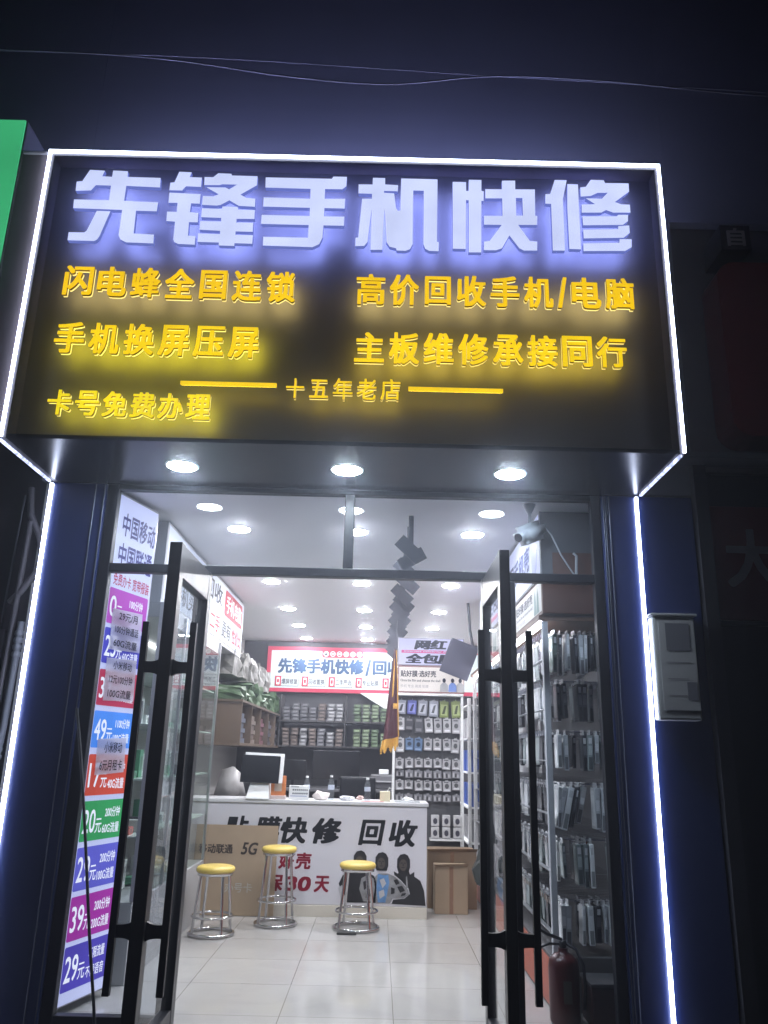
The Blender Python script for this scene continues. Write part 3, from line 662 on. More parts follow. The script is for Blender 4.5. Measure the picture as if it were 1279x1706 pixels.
# ================================================================== wall shelf behind the showcase, with green bundles
ws = thing('wooden_wall_shelf', 'brown wooden compartment shelf high on the left wall behind the counter', 'shelf', (-1.95, 10.9, 1.6))
M_wood = mat('brown_board', (.085, .058, .040), .5, 0, .25, 6)
MB().box(-2.19, -1.50, 9.0, 12.95, 1.56, 1.59).build('bottom_board', M_wood, ws)
MB().box(-2.19, -1.50, 9.0, 12.95, 2.02, 2.045).build('top_board', M_wood, ws)
for y in (9.02, 9.75, 10.5, 11.25, 12.0, 12.75): MB().box(-2.19, -1.505, y, y + .025, 1.591, 2.018).build('divider', M_wood, ws)
M_leafg = mat('green_wrap', (.038, .075, .030), .45, 0, .5, 14, bump=.8)
M_bund = mat('grey_wrap', (.17, .165, .155), .5, 0, .4, 14, bump=.8)
def bundle(name, cx, cyy, z, w, d, h, m_, lab, grp, cat='bundle'):
    bm = bmesh.new(); bmesh.ops.create_cube(bm, size=1); bmesh.ops.subdivide_edges(bm, edges=bm.edges[:], cuts=3, use_grid_fill=True)
    rr = random.Random(int(cx * 1000 + cyy * 77 + z * 13))
    for v in bm.verts:
        q = rr.uniform(.86, 1.08); v.co = Vector((v.co.x * w * q, v.co.y * d * q, (v.co.z + .5) * h * (rr.uniform(.85, 1.1) if v.co.z > .3 else 1)))
    bm.verts.index_update(); b = MB(); b.add([v.co + Vector((cx, cyy, z)) for v in bm.verts], [[v.index for v in f.verts] for f in bm.faces], 0); bm.free()
    return tag(b.build(name, m_, loc=(cx, cyy, z)), lab, cat, grp)
for i, y in enumerate((9.35, 9.95, 10.5, 11.05, 11.6, 12.2, 12.65)):
    bundle('wrapped_bundle', -1.80, y, 2.047, .54, .50, .15 + .06 * (i % 3), M_leafg, 'crumpled green plastic bundle on top of the wooden wall shelf', 'green bundles on the wooden shelf')
for i, (y, z) in enumerate(((9.5, 2.34), (10.15, 2.36), (10.8, 2.36), (11.5, 2.36), (12.2, 2.34))):
    bundle('carton_bundle', -1.90, y, z, .46, .5, .30, M_bund, 'grey wrapped bundle lying on top of the green bundles', 'grey bundles above the green ones')
for i, (y, c, cn) in enumerate(((9.3, (.08, .09, .12), 'slate'), (10.1, (.13, .10, .085), 'tan'), (10.85, (.12, .045, .06), 'maroon'), (11.6, (.06, .06, .075), 'dark'), (12.35, (.09, .08, .09), 'dim'))):
    k = thing('stacked_file', f'{cn} stack of packs inside the wooden wall shelf', 'stack', (-1.7, y, 1.592))
    for j in range(6):
        MB().box(-2.0, -1.54 - .02 * (j % 2), y - .22, y + .24, 1.592 + j * .055, 1.592 + j * .055 + .048).build('pack', mat('pack_' + cn, c, .5, 0, .3, 20), k)

# ================================================================== back wall: sign and shelves of stock
bs = thing('back_wall_lightbox', 'wide white light box with red border and blue chinese lettering on the back wall', 'lightbox', (.1, 12.95, 2.7))
MB().bbox(-1.80, 1.95, 12.86, 12.99, 2.41, 3.12, .006).build('box_body', mat('box_red', (.35, .03, .05), .4), bs)
M_bsw = emit('backsign_white', (.78, .92, 1.0), .70, .06, 1)
MB().rect((0, 12.856, 0), X, Z, -1.797, 1.945, 2.413, 3.117).build('red_border', emit('border_red', (.62, .06, .12), .8), bs)
MB().rect((0, 12.852, 0), X, Z, -1.735, 1.89, 2.47, 3.055).build('lit_face', M_bsw, bs)
M_navy = mat('print_navy', (.03, .06, .12), .5); M_rl = emit('icon_red', (.60, .05, .10), .75)
m = MB(); m.text('先锋手机快修', (0, 12.848, 0), X, Z, -1.62, 2.70, 1.36, .235, .045)
m.text('/', (0, 12.848, 0), X, Z, -.235, 2.68, .09, .26, .04); m.text('回收', (0, 12.848, 0), X, Z, -.12, 2.70, .47, .235, .045); m.build('lettering', M_navy, bs)
m = MB(); m.rrect((0, 12.846, 0), X, Z, -.93, -.27, 2.955, 3.075, .03, 0)
for i in range(6):
    m.disc((0, 12.843, 0), X, Z, -.865 + i * .106, 3.015, .042, 1, n=20)
    if i == 0:
        m.disc((0, 12.840, 0), X, Z, -.868, 3.008, .020, 2, n=14); m.disc((0, 12.840, 0), X, Z, -.858, 3.040, .006, 2, n=8)
    elif i < 3: m.disc((0, 12.840, 0), X, Z, -.865 + i * .106, 3.015, .032, 0, n=18); m.rect((0, 12.838, 0), X, Z, -.883 + i * .106, -.847 + i * .106, 3.003, 3.027, 1)
    else: m.rect((0, 12.840, 0), X, Z, -.888 + i * .106, -.842 + i * .106, 3.010, 3.020, 3)
m.build('logo_strip', [M_rl, emit('icon_white', (1, .95, .98), .95), M_txt, mat('icon_grey', (.35, .25, .3), .5)], bs)
for i, s in enumerate(('爆屏修复', '回收置换', '二手严选', '专业贴膜', '新机销售', '数码配件', '号卡办理')):
    a = -1.655 + i * .425
    m = MB(); m.rect((0, 12.848, 0), X, Z, a - .004, a + .37, 2.497, 2.655, 2); m.rect((0, 12.846, 0), X, Z, a + .002, a + .364, 2.503, 2.649, 3)
    m.rect((0, 12.844, 0), X, Z, a, a + .095, 2.50, 2.652, 0); m.rrect((0, 12.841, 0), X, Z, a + .022, a + .073, 2.52, 2.632, .01, 1)
    m.rect((0, 12.838, 0), X, Z, a + .032, a + .063, 2.55, 2.605, 0)
    m.text(s, (0, 12.843, 0), X, Z, a + .105, 2.53, .25, .085, .01, mi=2)
    m.build('service_badge', [M_rl, MATS['icon_white'], M_txt, M_bsw], bs)
M_dk = mat('dark_shelf_board', (.035, .033, .035), .5, 0, .2)
rs = thing('stock_shelf', 'dark two tier wall shelf packed with stacked thin boxes under the back light box', 'shelf', (-.6, 12.8, 1.6))
for z in (1.58, 1.945): MB().box(-1.52, .60, 12.45, 12.98, z, z + .022).build('shelf_board', M_dk, rs)
for x in (-1.51, -.52, .22, .59): MB().box(x, x + .018, 12.46, 12.98, 1.603, 2.35).build('upright', M_dk, rs)
# stacks of thin boxes
thin = {}
for zi, (z, rn) in enumerate(((1.603, 'lower'), (1.968, 'upper'))):
    for i in range(15):
        x = -1.40 + i * .134
        if abs(x + .51) < .055 or abs(x - .23) < .055: continue
        green = x > -.5 and x < .24
        kinds = [('green', (.045, .075, .035)), ('pale_green', (.08, .11, .06))] if green else [('grey', (.09, .09, .10)), ('brown', (.08, .06, .052)), ('white', (.17, .17, .18)), ('dark', (.07, .07, .08))]
        cn, c = random.choice(kinds); nb = random.choice((4, 5, 5))
        for k in range(nb):
            key = cn
            if key not in thin:
                o = MB().box(-.052, .052, -.10, .10, 0, .046).rect((0, -.1008, 0), X, Z, -.035, .035, .012, .034, 1).build('flat_box', [mat('flat_' + cn, c, .45, 0, .2, 20), mat('flat_label_' + cn, tuple(min(.8, v * 1.8 + .05) for v in c), .5)]); thin[key] = o
            else: o = thin[key].copy(); COL.objects.link(o)
            o.location = (x + random.uniform(-.006, .006), 12.57 + random.uniform(-.01, .03), z + k * .052); o.rotation_euler.z = R(random.uniform(-4, 4))
            tag(o, f"{cn.replace('_', ' ')} flat box stacked on the {rn} tier of the back wall shelf", 'box', f"{cn.replace('_', ' ')} flat boxes on the {rn} tier")
# sloping underside of the stair by the pennant
tag(MB().add([(-.30, 12.75, 2.41), (.62, 12.75, 2.41), (.62, 12.75, 1.86), (-.30, 12.95, 2.41), (.62, 12.95, 2.41), (.62, 12.95, 1.86)], [(0, 2, 1), (3, 4, 5), (0, 1, 4, 3), (0, 3, 5, 2), (1, 2, 5, 4)]).build('stair_underside', mat('stair_white', (.62, .62, .62), .6)), 'white sloping triangular stair underside below the back light box', 'stair')
# work bench and its clutter behind the counter
wb = thing('workbench', 'dark work bench against the back wall behind the counter', 'bench', (-.4, 12.3, 0))
MB().bbox(-1.5, 1.2, 11.9, 12.9, .98, 1.02).build('bench_top', mat('bench_grey', (.09, .09, .10), .4, 0, .2), wb)
for x in (-1.4, -.1, 1.1): MB().box(x, x + .05, 12.0, 12.8, 0, .98).build('leg', M_dk, wb)
mo = thing('monitor', 'large black monitor on the bench behind the counter', 'monitor', (-.58, 12.1, 1.02))
MB().bbox(-.94, -.26, 12.06, 12.11, 1.14, 1.54, .008).build('screen', mat('screen_black', (.006, .006, .008), .2), mo)
MB().box(-.66, -.54, 12.0, 12.25, 1.022, 1.035).box(-.62, -.58, 12.115, 12.14, 1.036, 1.3).build('stand', M_black, mo)
m2 = thing('small_monitor', 'small dark monitor on the bench left of the large one', 'monitor', (-1.2, 12.2, 1.02))
MB().bbox(-1.42, -1.04, 12.16, 12.2, 1.12, 1.40, .008).build('screen', MATS['screen_black'], m2)
MB().box(-1.3, -1.16, 12.1, 12.3, 1.022, 1.034).box(-1.25, -1.21, 12.205, 12.23, 1.035, 1.2).build('stand', M_black, m2)
pr = thing('printer', 'grey printer on the bench right of the large monitor', 'printer', (.12, 12.3, 1.02))
MB().bbox(-.10, .32, 12.15, 12.5, 1.022, 1.22, .02).build('printer_body', mat('printer_grey', (.12, .12, .13), .4), pr)
MB().box(-.05, .27, 12.10, 12.149, 1.12, 1.135).build('paper_tray', mat('tray_grey', (.4, .4, .42), .5), pr)
MB().bbox(.02, .16, 12.28, 12.42, 1.222, 1.29, .01).build('paper_stack', M_white, pr)
oc = thing('office_chair', 'black office chair behind the counter', 'chair', (-.25, 10.6, 0))
MB().bbox(-.48, -.02, 10.75, 10.83, .62, 1.22, .03).build('backrest', M_black, oc)
MB().bbox(-.5, 0, 10.35, 10.8, .46, .54, .03).build('seat', M_black, oc)
MB().lathe((-.25, 10.6, 0), [(.03, .06), (.03, .46)], 12).build('column', M_black, oc)
for k in range(5):
    c, s = math.cos(k * 1.2566), math.sin(k * 1.2566); MB().tube([(-.25, 10.6, .08), (-.25 + .28 * c, 10.6 + .28 * s, .05)], .02, 8).build('leg', M_black, oc)
tag(MB().add([(-1.78, 9.2, 1.02), (-1.55, 9.15, 1.02), (-1.45, 9.4, 1.02), (-1.75, 9.5, 1.02), (-1.72, 9.25, 1.30), (-1.58, 9.2, 1.34), (-1.52, 9.38, 1.26), (-1.70, 9.4, 1.31)], [(0, 1, 5, 4), (1, 2, 6, 5), (2, 3, 7, 6), (3, 0, 4, 7), (4, 5, 6, 7), (0, 3, 2, 1)], 0, True).build('plastic_bag', mat('bag_grey', (.30, .29, .29), .4, 0, .3, 12, bump=.8)), 'crumpled grey bag left of the cash register', 'bag')
sb = thing('side_table', 'low dark side table under the crumpled grey bag', 'table', (-1.65, 9.35, 0))
MB().bbox(-1.95, -1.35, 9.05, 9.65, .98, 1.018).build('table_top', M_dk, sb)
for x in (-1.9, -1.42):
    for y in (9.1, 9.6): MB().box(x - .02, x + .02, y - .02, y + .02, 0, .98).build('leg', M_dk, sb)

# ================================================================== the counter
ct = thing('shop_counter', 'white service counter with black chinese characters on its printed front', 'counter', (-.6, 8.5, 0))
M_ctop = mat('counter_top', (.55, .55, .57), .3, 0, .05); M_cside = mat('counter_side', (.55, .53, .50), .4)
MB().bbox(-1.92, .515, 8.435, 8.95, 1.012, 1.045, .004).build('counter_top', M_ctop, ct)
MB().box(-1.90, .50, 8.46, 8.93, 0, 1.011).build('carcass', M_cside, ct)
MB().box(-1.90, .50, 8.452, 8.459, .105, 1.005).build('printed_front', mat('front_print', (.62, .61, .66), .4, 0, .04, 1.5), ct)
MB().bbox(-1.90, .502, 8.435, 8.459, 0, .10, .003).build('plinth', mat('plinth_beige', (.60, .56, .49), .4), ct)
FP = (0, 8.449, 0)
M_pk = mat('print_ink_black', (.012, .013, .015), .5); M_pr = mat('print_ink_red', (.22, .012, .03), .5)
m = MB()
for s, a, w, b, h in (('贴', -1.50, .24, .665, .225), ('膜', -1.21, .28, .665, .225), ('快', -.945, .265, .648, .24), ('修', -.630, .285, .648, .238), ('回', -.175, .265, .645, .235), ('收', .125, .285, .638, .248)):
    m = MB().text(s, FP, X, Z, a, b, w, h, .04, shear=.18); m.build('printed_character', M_pk, ct)
m = MB()
for s, a, w, b, h in (('贴好膜', -1.70, .42, .405, .13), ('选', -1.13, .15, .395, .145), ('好', -.945, .15, .415, .15), ('壳', -.785, .16, .415, .15), ('质', -1.22, .145, .215, .15), ('保', -1.05, .155, .215, .15), ('30', -.87, .25, .22, .13), ('天', -.59, .145, .215, .145)):
    m = MB().text(s, FP, X, Z, a, b, w, h, .036, shear=.12); m.build('red_character', M_pr, ct)
def q(px, py): return (-.162 + (px - 598) * .0059, .579 - (py - 1420) * .00525)
F2P = (0, 8.447, 0); F3P = (0, 8.4445, 0); F4P = (0, 8.442, 0)
inks = [mat('figure_black', (.010, .010, .012), .5), mat('figure_face', (.075, .060, .052), .5), mat('figure_grey', (.24, .24, .25), .5, 0, .5, 18), mat('figure_blue', (.12, .26, .50), .5, 0, .4, 18), mat('figure_white', (.46, .46, .48), .5)]
def P(m, plane, pts, mi): m.poly(plane, X, Z, [q(*p) for p in pts][::-1], mi)
m = MB()
P(m, F2P, [(566, 1474), (572, 1460), (584, 1453), (592, 1447), (606, 1447), (614, 1454), (624, 1460), (628, 1472), (627, 1505), (578, 1505)], 0)
P(m, F3P, [(566, 1482), (571, 1476), (575, 1490), (580, 1505), (571, 1505)], 4)
P(m, F3P, [(603, 1464), (613, 1458), (623, 1464), (626, 1480), (622, 1503), (607, 1503), (600, 1482)], 2)
P(m, F4P, [(606, 1470), (612, 1467), (614, 1478), (608, 1484)], 0); P(m, F4P, [(612, 1484), (620, 1480), (618, 1494), (611, 1497)], 0)
m.build('printed_figure', inks, ct)
m = MB()
P(m, F2P, [(622, 1474), (626, 1460), (632, 1455), (646, 1455), (656, 1459), (668, 1468), (680, 1482), (682, 1490), (672, 1496), (655, 1497), (651, 1505), (624, 1505)], 2)
P(m, F3P, [(630, 1456), (640, 1458), (647, 1457), (649, 1470), (646, 1488), (643, 1504), (631, 1504), (628, 1480)], 3)
P(m, F4P, [(633, 1466), (640, 1463), (644, 1472), (638, 1480)], 4); P(m, F4P, [(632, 1486), (640, 1482), (642, 1492), (634, 1498)], 4)
for pts in ([(656, 1466), (662, 1464), (666, 1471), (660, 1474)], [(662, 1477), (670, 1475), (675, 1483), (667, 1487)], [(652, 1478), (658, 1480), (658, 1488), (652, 1490)], [(670, 1488), (677, 1487), (675, 1491), (668, 1493)]): P(m, F4P, pts, 0)
m.build('printed_figure', inks, ct)
m = MB()
P(m, F2P, [(653, 1506), (656, 1499), (674, 1497), (683, 1489), (681, 1480), (668, 1466), (657, 1457), (656, 1451), (663, 1455), (666, 1447), (680, 1447), (683, 1456), (690, 1451), (690, 1459), (700, 1466), (706, 1482), (709, 1508)], 0)
P(m, F3P, [(676, 1460), (678, 1459), (680, 1478), (677, 1480)], 2)
m.build('printed_figure', inks, ct)
for cx, cz in ((600, 1434), (636, 1436), (672, 1438)):
    m = MB(); a, b = q(cx, cz)
    m.poly(F3P, X, Z, [(a - .050, b - .075), (a + .050, b - .075), (a + .064, b - .03), (a + .062, b + .04), (a + .040, b + .078), (a + .008, b + .092), (a - .035, b + .082), (a - .062, b + .045), (a - .064, b - .03)], 0)
    m.disc(F4P, X, Z, a - .004, b - .010, .038, 1, .052)
    for dx in (-.020, .012): m.rect((0, 8.4405, 0), X, Z, a + dx - .010, a + dx + .010, b + .004, b + .012, 0)
    m.rect((0, 8.4405, 0), X, Z, a - .008, a, b - .020, b + .001, 0); m.rect((0, 8.4405, 0), X, Z, a - .020, a + .012, b - .036, b - .029, 0)
    m.build('printed_head', inks, ct)

# cardboard sheet leaning at the left of the counter
cs = thing('cardboard_sheet', 'brown cardboard sheet with grey lettering leaning on the left of the counter front', 'cardboard', (-1.3, 8.40, 0))
M_card = mat('cardboard', (.34, .255, .175), .6, 0, .1, 5); M_card2 = mat('cardboard_dark', (.24, .17, .115), .65, 0, .12, 5)
rotc = Matrix.Rotation(R(-2.2), 3, 'X')
m = MB(); m.obox((-1.36, 8.395, .405), (.80, .012, .80), rotc); m.build('sheet', M_card, cs)
Uc = Vector(X); Vc = rotc @ Vector(Z); Nc = Uc.cross(Vc); Pc = Vector((-1.36, 8.395, .405)) + Nc * .0085
m = MB(); m.text('移动联通', Pc, Uc, Vc, -.36, .14, .33, .085, .03); m.build('dark_lettering', mat('card_ink', (.05, .04, .035), .6), cs)
MB().text('5G', Pc, Uc, Vc, .05, .135, .165, .11, .025, shear=.25).build('large_lettering', mat('card_ink', (.05, .04, .035), .6), cs)
m = MB(); m.text('办号卡', Pc, Uc, Vc, -.08, -.20, .26, .085, .01); m.build('pale_lettering', mat('card_chalk', (.42, .40, .37), .6), cs)

# ------------------------------------------------------------------ on the counter (top surface 1.045)
_before = set(bpy.data.objects)
TZ = 1.046
pos = thing('cash_register', 'white cash register with a tilted dark touch screen on the counter', 'cash register', (-1.13, 8.15, TZ))
MB().bbox(-1.262, -1.03, 8.06, 8.30, TZ, TZ + .012, .004).build('foot', M_white, pos)
m = MB(); m.add([(-1.258, 8.07, TZ + .013), (-1.03, 8.07, TZ + .013), (-1.03, 8.30, TZ + .013), (-1.258, 8.30, TZ + .013), (-1.225, 8.13, TZ + .17), (-1.045, 8.13, TZ + .17), (-1.045, 8.27, TZ + .17), (-1.225, 8.27, TZ + .17)], [(0, 1, 5, 4), (1, 2, 6, 5), (2, 3, 7, 6), (3, 0, 4, 7), (4, 5, 6, 7), (3, 2, 1, 0)]); m.build('stand', M_white, pos)
m = MB(); m.rect((0, 8.098, 0), X, Z, -1.16, -1.13, TZ + .035, TZ + .052, 0)
for k in range(4): m.rect((0, 8.106 + k * .006, 0), X, Z, -1.20, -1.08, TZ + .085 + k * .018, TZ + .089 + k * .018, 1)
m.build('stand_marks', [M_txt, mat('mark_grey', (.4, .4, .42), .5)], pos)
rs_ = Matrix.Rotation(R(-9), 3, 'X') @ Matrix.Rotation(R(3), 3, 'Z') @ Matrix.Rotation(R(1), 3, 'Y')
m = MB(); m.obox((-1.135, 8.115, TZ + .285), (.385, .022, .265), rs_); m.build('screen', mat('screen_glass', (.012, .013, .016), .12), pos)
m = MB(); m.obox((-1.105, 8.145, TZ + .298), (.395, .035, .285), rs_); m.build('screen_housing', M_white, pos)
qs = thing('payment_stand', 'orange payment card in a clear stand beside the cash register', 'sign', (-.955, 8.2, TZ))
MB().bbox(-1.035, -.885, 8.19, 8.20, TZ + .035, TZ + .225, .003).build('card', mat('card_orange', (.58, .20, .07), .4, 0, .15, 20), qs)
MB().rect((0, 8.188, 0), X, Z, -1.0, -.925, TZ + .075, TZ + .165).build('white_panel', mat('card_white', (.5, .42, .36), .5), qs)
MB().bbox(-1.04, -.88, 8.15, 8.24, TZ, TZ + .033, .004).build('stand_base', mat('stand_pinkwhite', (.6, .5, .48), .3), qs)
ic = thing('display_card', 'white sample card with rows of dark dots standing on the counter', 'display card', (-.76, 8.2, TZ))
MB().bbox(-.86, -.66, 8.20, 8.212, TZ, TZ + .135, .005).build('card', M_white, ic)
m = MB()
for r_ in range(2):
    for k in range(8): m.disc((0, 8.198, 0), X, Z, -.83 + .012 + k * .020, TZ + .058 + r_ * .034, .007, 0, .009, 10)
m.rect((0, 8.198, 0), X, Z, -.84, -.76, TZ + .118, TZ + .124, 0); m.rect((0, 8.198, 0), X, Z, -.845, -.68, TZ + .030, TZ + .036, 1)
m.build('printed_dots', [M_txt, mat('print_bluegrey', (.2, .25, .45), .5)], ic)
M_bottle = glass('bottle_plastic', (.86, .90, .92), 1.0, .10)
def bottle(x, y, lab, h=.22):
    s = h / .22; t = thing('water_bottle', lab, 'bottle', (x, y, TZ), 'water bottles on the counter')
    MB().lathe((x, y, TZ), [(.026 * s, 0), (.030 * s, .008), (.0305 * s, .06 * s), (.028 * s, .075 * s), (.031 * s, .09 * s), (.031 * s, .14 * s), (.022 * s, .175 * s), (.013 * s, .195 * s), (.013 * s, .203 * s)], 18, cap=True).build('bottle_body', M_bottle, t)
    MB().lathe((x, y, TZ + .204 * s), [(.016, 0), (.016, .018)], 14).build('cap', M_white, t)
    MB().lathe((x, y, TZ), [(.0318 * s, .092 * s), (.0318 * s, .135 * s)], 18, cap=False).build('label', mat('bottle_label', (.45, .5, .6), .4), t)
bottle(-.705, 8.45, 'clear water bottle behind the white sample card')
bottle(-.455, 8.32, 'clear water bottle beside the crumpled white tissue', .235)
bottle(-.095, 8.25, 'clear water bottle standing alone on the right part of the counter')
def crumple(name, cx, cyy, w, d, h, m_, lab, cat, seed):
    rr = random.Random(seed); bm = bmesh.new(); bmesh.ops.create_icosphere(bm, subdivisions=2, radius=1)
    for v in bm.verts: v.co = Vector((v.co.x * w / 2, v.co.y * d / 2, max(0, v.co.z * .6 + .4) * h)) * rr.uniform(.72, 1.15)
    bm.verts.index_update(); b = MB(); b.add([v.co + Vector((cx, cyy, TZ)) for v in bm.verts], [[v.index for v in f.verts] for f in bm.faces]); bm.free()
    return tag(b.build(name, m_, loc=(cx, cyy, TZ)), lab, cat)
M_tis = mat('tissue_paper', (.72, .66, .64), .8)
crumple('tissue', -.545, 8.22, .17, .10, .09, M_tis, 'crumpled white tissue between two bottles on the counter', 'tissue', 3)
crumple('tissue', -.30, 8.25, .17, .08, .045, mat('tissue_b', (.55, .56, .6), .8), 'small heap of white paper scraps on the middle of the counter', 'tissue', 5)
crumple('tissue', -.17, 8.40, .08, .06, .05, mat('tissue_pink', (.62, .45, .42), .8), 'small pinkish crumpled paper left of the lone bottle', 'tissue', 9)
tag(MB().bbox(-.30, -.255, 8.14, 8.18, TZ, TZ + .045, .004).build('small_box', M_white), 'tiny white box at the front edge of the counter', 'box')
yb = thing('charger_box', 'small cream box with a looped white cable at the right end of the counter', 'box', (.08, 8.25, TZ))
MB().bbox(.025, .130, 8.22, 8.30, TZ, TZ + .095, .004).build('box_body', mat('cream_card', (.62, .57, .40), .5), yb)
MB().tube([(.10, 8.26, TZ + .095), (.12, 8.26, TZ + .13), (.145, 8.25, TZ + .12), (.155, 8.24, TZ + .05), (.16, 8.2, TZ + .006), (.24, 8.18, TZ + .006)], .004, 6).build('cable', M_white, yb)
tr = thing('clear_tray', 'clear plastic tray with white odds at the right end of the counter', 'tray', (.28, 8.25, TZ))
MB().bbox(.17, .42, 8.15, 8.32, TZ, TZ + .012, .003).build('tray_base', mat('tray_grey2', (.5, .52, .54), .25), tr)
crumple('white_scrap', .30, 8.25, .12, .07, .05, M_white, 'white plastic scrap lying in the clear tray', 'scrap', 12)
tag(MB().bbox(-.16, .07, 8.10, 8.19, TZ, TZ + .004, .001).build('red_mat', mat('mat_red', (.5, .2, .2), .5)), 'thin pinkish red mat at the counter edge by the lone bottle', 'mat')

for o in list(bpy.data.objects):
    if o not in _before and o.parent is None:
        cx = o.location.x if abs(o.location.x) > .001 else sum(v.co.x for v in o.data.vertices) / len(o.data.vertices)
        o.location.y += .36; o.location.x += .042 * cx
# ================================================================== stools
M_seat = mat('yellow_vinyl', (.58, .43, .10), .35, 0, .08, 8)
def stool(x, y, h, label, rb=.185, rtop=.165):
    t = thing('bar_stool', label, 'stool', (x, y, 0), 'yellow stools with chrome legs')
    MB().lathe((x, y, h - .052), [(.02, -.002), (rtop - .01, 0), (rtop, .010), (rtop + .002, .028), (rtop - .008, .044), (rtop - .03, .051), (.0, .053)], 32, cap=False).build('seat', M_seat, t)
    MB().lathe((x, y, h - .075), [(rtop - .012, .020), (rtop - .012, .0), (rtop - .02, 0), (rtop - .02, .020)], 32, cap=False).build('seat_ring', M_chrome, t)
    for k in range(4):
        a = R(38 + 90 * k); c, s = math.cos(a), math.sin(a)
        MB().tube([(x + (rtop - .03) * c, y + (rtop - .03) * s, h - .056), (x + (rb - .004) * c, y + (rb - .004) * s, .02)], .0125, 10).build('leg', M_chrome, t)
    def ring(r, z, q_): MB().tube([(x + r * math.cos(R(12 * k)), y + r * math.sin(R(12 * k)), z) for k in range(30)], q_, 8, closed=True).build('foot_ring', M_chrome, t)
    ring(rb, .016, .0145); ring(rb - .012, .15 if h < .6 else .21, .010)
    return t
stool(-1.385, 7.55, .545, 'nearest yellow topped chrome stool, left, beside the glass door')
stool(-.895, 8.02, .665, 'tallest yellow topped chrome stool in front of the cardboard sheet', .185, .16)
stool(-.160, 7.93, .555, 'yellow topped chrome stool in front of the printed figures', .20, .165)
tag(MB().bbox(-.32, -.15, 7.66, 7.73, .001, .018, .004).build('floor_plate', mat('plate_dark', (.03, .03, .03), .4)), 'small dark flat plate on the floor before the right stool', 'plate')

# ================================================================== cardboard boxes beside the counter
def carton(x0, x1, y0, y1, z1, m_, lab):
    t = thing('cardboard_box', lab, 'box', ((x0 + x1) / 2, (y0 + y1) / 2, 0))
    MB().bbox(x0, x1, y0, y1, .001, z1, .006).build('box_body', m_, t)
    m = MB(); m.add([(x0, y0, z1), (x1, y0, z1), (x1 + .01, y0 - .04, z1 + .03), (x0 - .01, y0 - .05, z1 + .02), (x0, y0, z1 - .004), (x1, y0, z1 - .004)], [(0, 1, 2, 3), (4, 3, 2, 5)]); m.build('flap', m_, t)
    cx = (x0 + x1) / 2
    m = MB(); m.rect((0, y0 - .0012, 0), X, Z, cx - .02, cx + .02, .002, z1 - .006, 0); m.build('packing_tape', mat('packing_tape', (.26, .15, .10), .25), t)
carton(.545, 1.055, 9.02, 9.45, .55, M_card2, 'large open cardboard box right of the counter')
carton(.60, .93, 8.72, 9.0, .44, M_card, 'smaller cardboard box standing in front of the large one')

# ================================================================== accessory display stand behind the counter
ds = thing('display_stand', 'white display stand with hanging accessory packs behind the right end of the counter', 'display stand', (.6, 9.65, 0))
M_peg = mat('pegboard_grey', (.075, .075, .082), .5, 0, .1)
MB().bbox(.165, .195, 9.60, 9.66, 0, 2.17).build('post', M_white, ds)
MB().bbox(.955, .985, 9.60, 9.66, 0, 2.17).build('post', M_white, ds)
MB().box(.196, .954, 9.72, 9.74, .3, 2.20).build('back_board', M_peg, ds)
MB().bbox(.165, .985, 9.58, 9.74, 2.172, 2.20).build('light_rail', M_white, ds)
h1 = MB(); h1.bbox(.215, 1.0, 9.62, 9.72, 2.205, 2.52, .004); h1.build('lower_header_box', mat('header_frame', (.25, .12, .12), .4), ds)
m = MB(); m.rect((0, 9.616, 0), X, Z, .225, .99, 2.222, 2.505, 0)
m.text('贴好膜·选好壳', (0, 9.613, 0), X, Z, .245, 2.39, .42, .075, .02, mi=1); m.text('Once the film and choose the shell', (0, 9.613, 0), X, Z, .245, 2.335, .47, .028, .01, mi=1)
m.text('手机 专业 高清 贴膜', (0, 9.613, 0), X, Z, .245, 2.265, .33, .035, 0, mi=2)
for cx, ci in ((.76, 3), (.86, 4), (.95, 3)):
    m.poly((0, 9.613, 0), X, Z, [(cx - .05, 2.225), (cx + .05, 2.225), (cx + .045, 2.30), (cx + .018, 2.33), (cx - .018, 2.33), (cx - .045, 2.30)], ci); m.disc((0, 9.611, 0), X, Z, cx, 2.355, .020, 1, .026)
m.build('lower_header_print', [emit('header_cream', (1.0, .90, .86), .55, .05), M_txt, mat('print_fade', (.35, .33, .36), .5), mat('fig_pale', (.4, .4, .42), .5), mat('fig_blue', (.15, .25, .6), .5)], ds)
MB().bbox(.21, 1.0, 9.63, 9.72, 2.525, 2.855, .004).build('upper_header_box', mat('header_frame2', (.3, .28, .35), .4), ds)
m = MB(); m.rect((0, 9.626, 0), X, Z, .222, .99, 2.535, 2.845, 0)
m.text('网红', (0, 9.623, 0), X, Z, .40, 2.715, .40, .115, .05, shear=.15, mi=1); m.text('全包膜', (0, 9.623, 0), X, Z, .30, 2.548, .60, .115, .05, shear=.15, mi=1)
m.rect((0, 9.623, 0), X, Z, .25, .99, 2.672, 2.705, 2); m.text('Internet celebrity film', (0, 9.620, 0), X, Z, .28, 2.678, .56, .024, .02, shear=.2, mi=0)
m.build('upper_header_print', [emit('header_lilac', (.66, .66, 1.0), .62, .05), M_txt, emit('strip_magenta', (.65, .10, .32), .7)], ds)
hooks = MB()
HZ = [(2.13, .19, 6), (1.93, .17, 7), (1.70, .16, 7), (1.475, .12, 7), (1.345, .09, 7), (1.235, .12, 7), (1.085, .08, 7)]
rown = ['top', 'second', 'third', 'fourth', 'fifth', 'sixth', 'seventh']
styles = {}
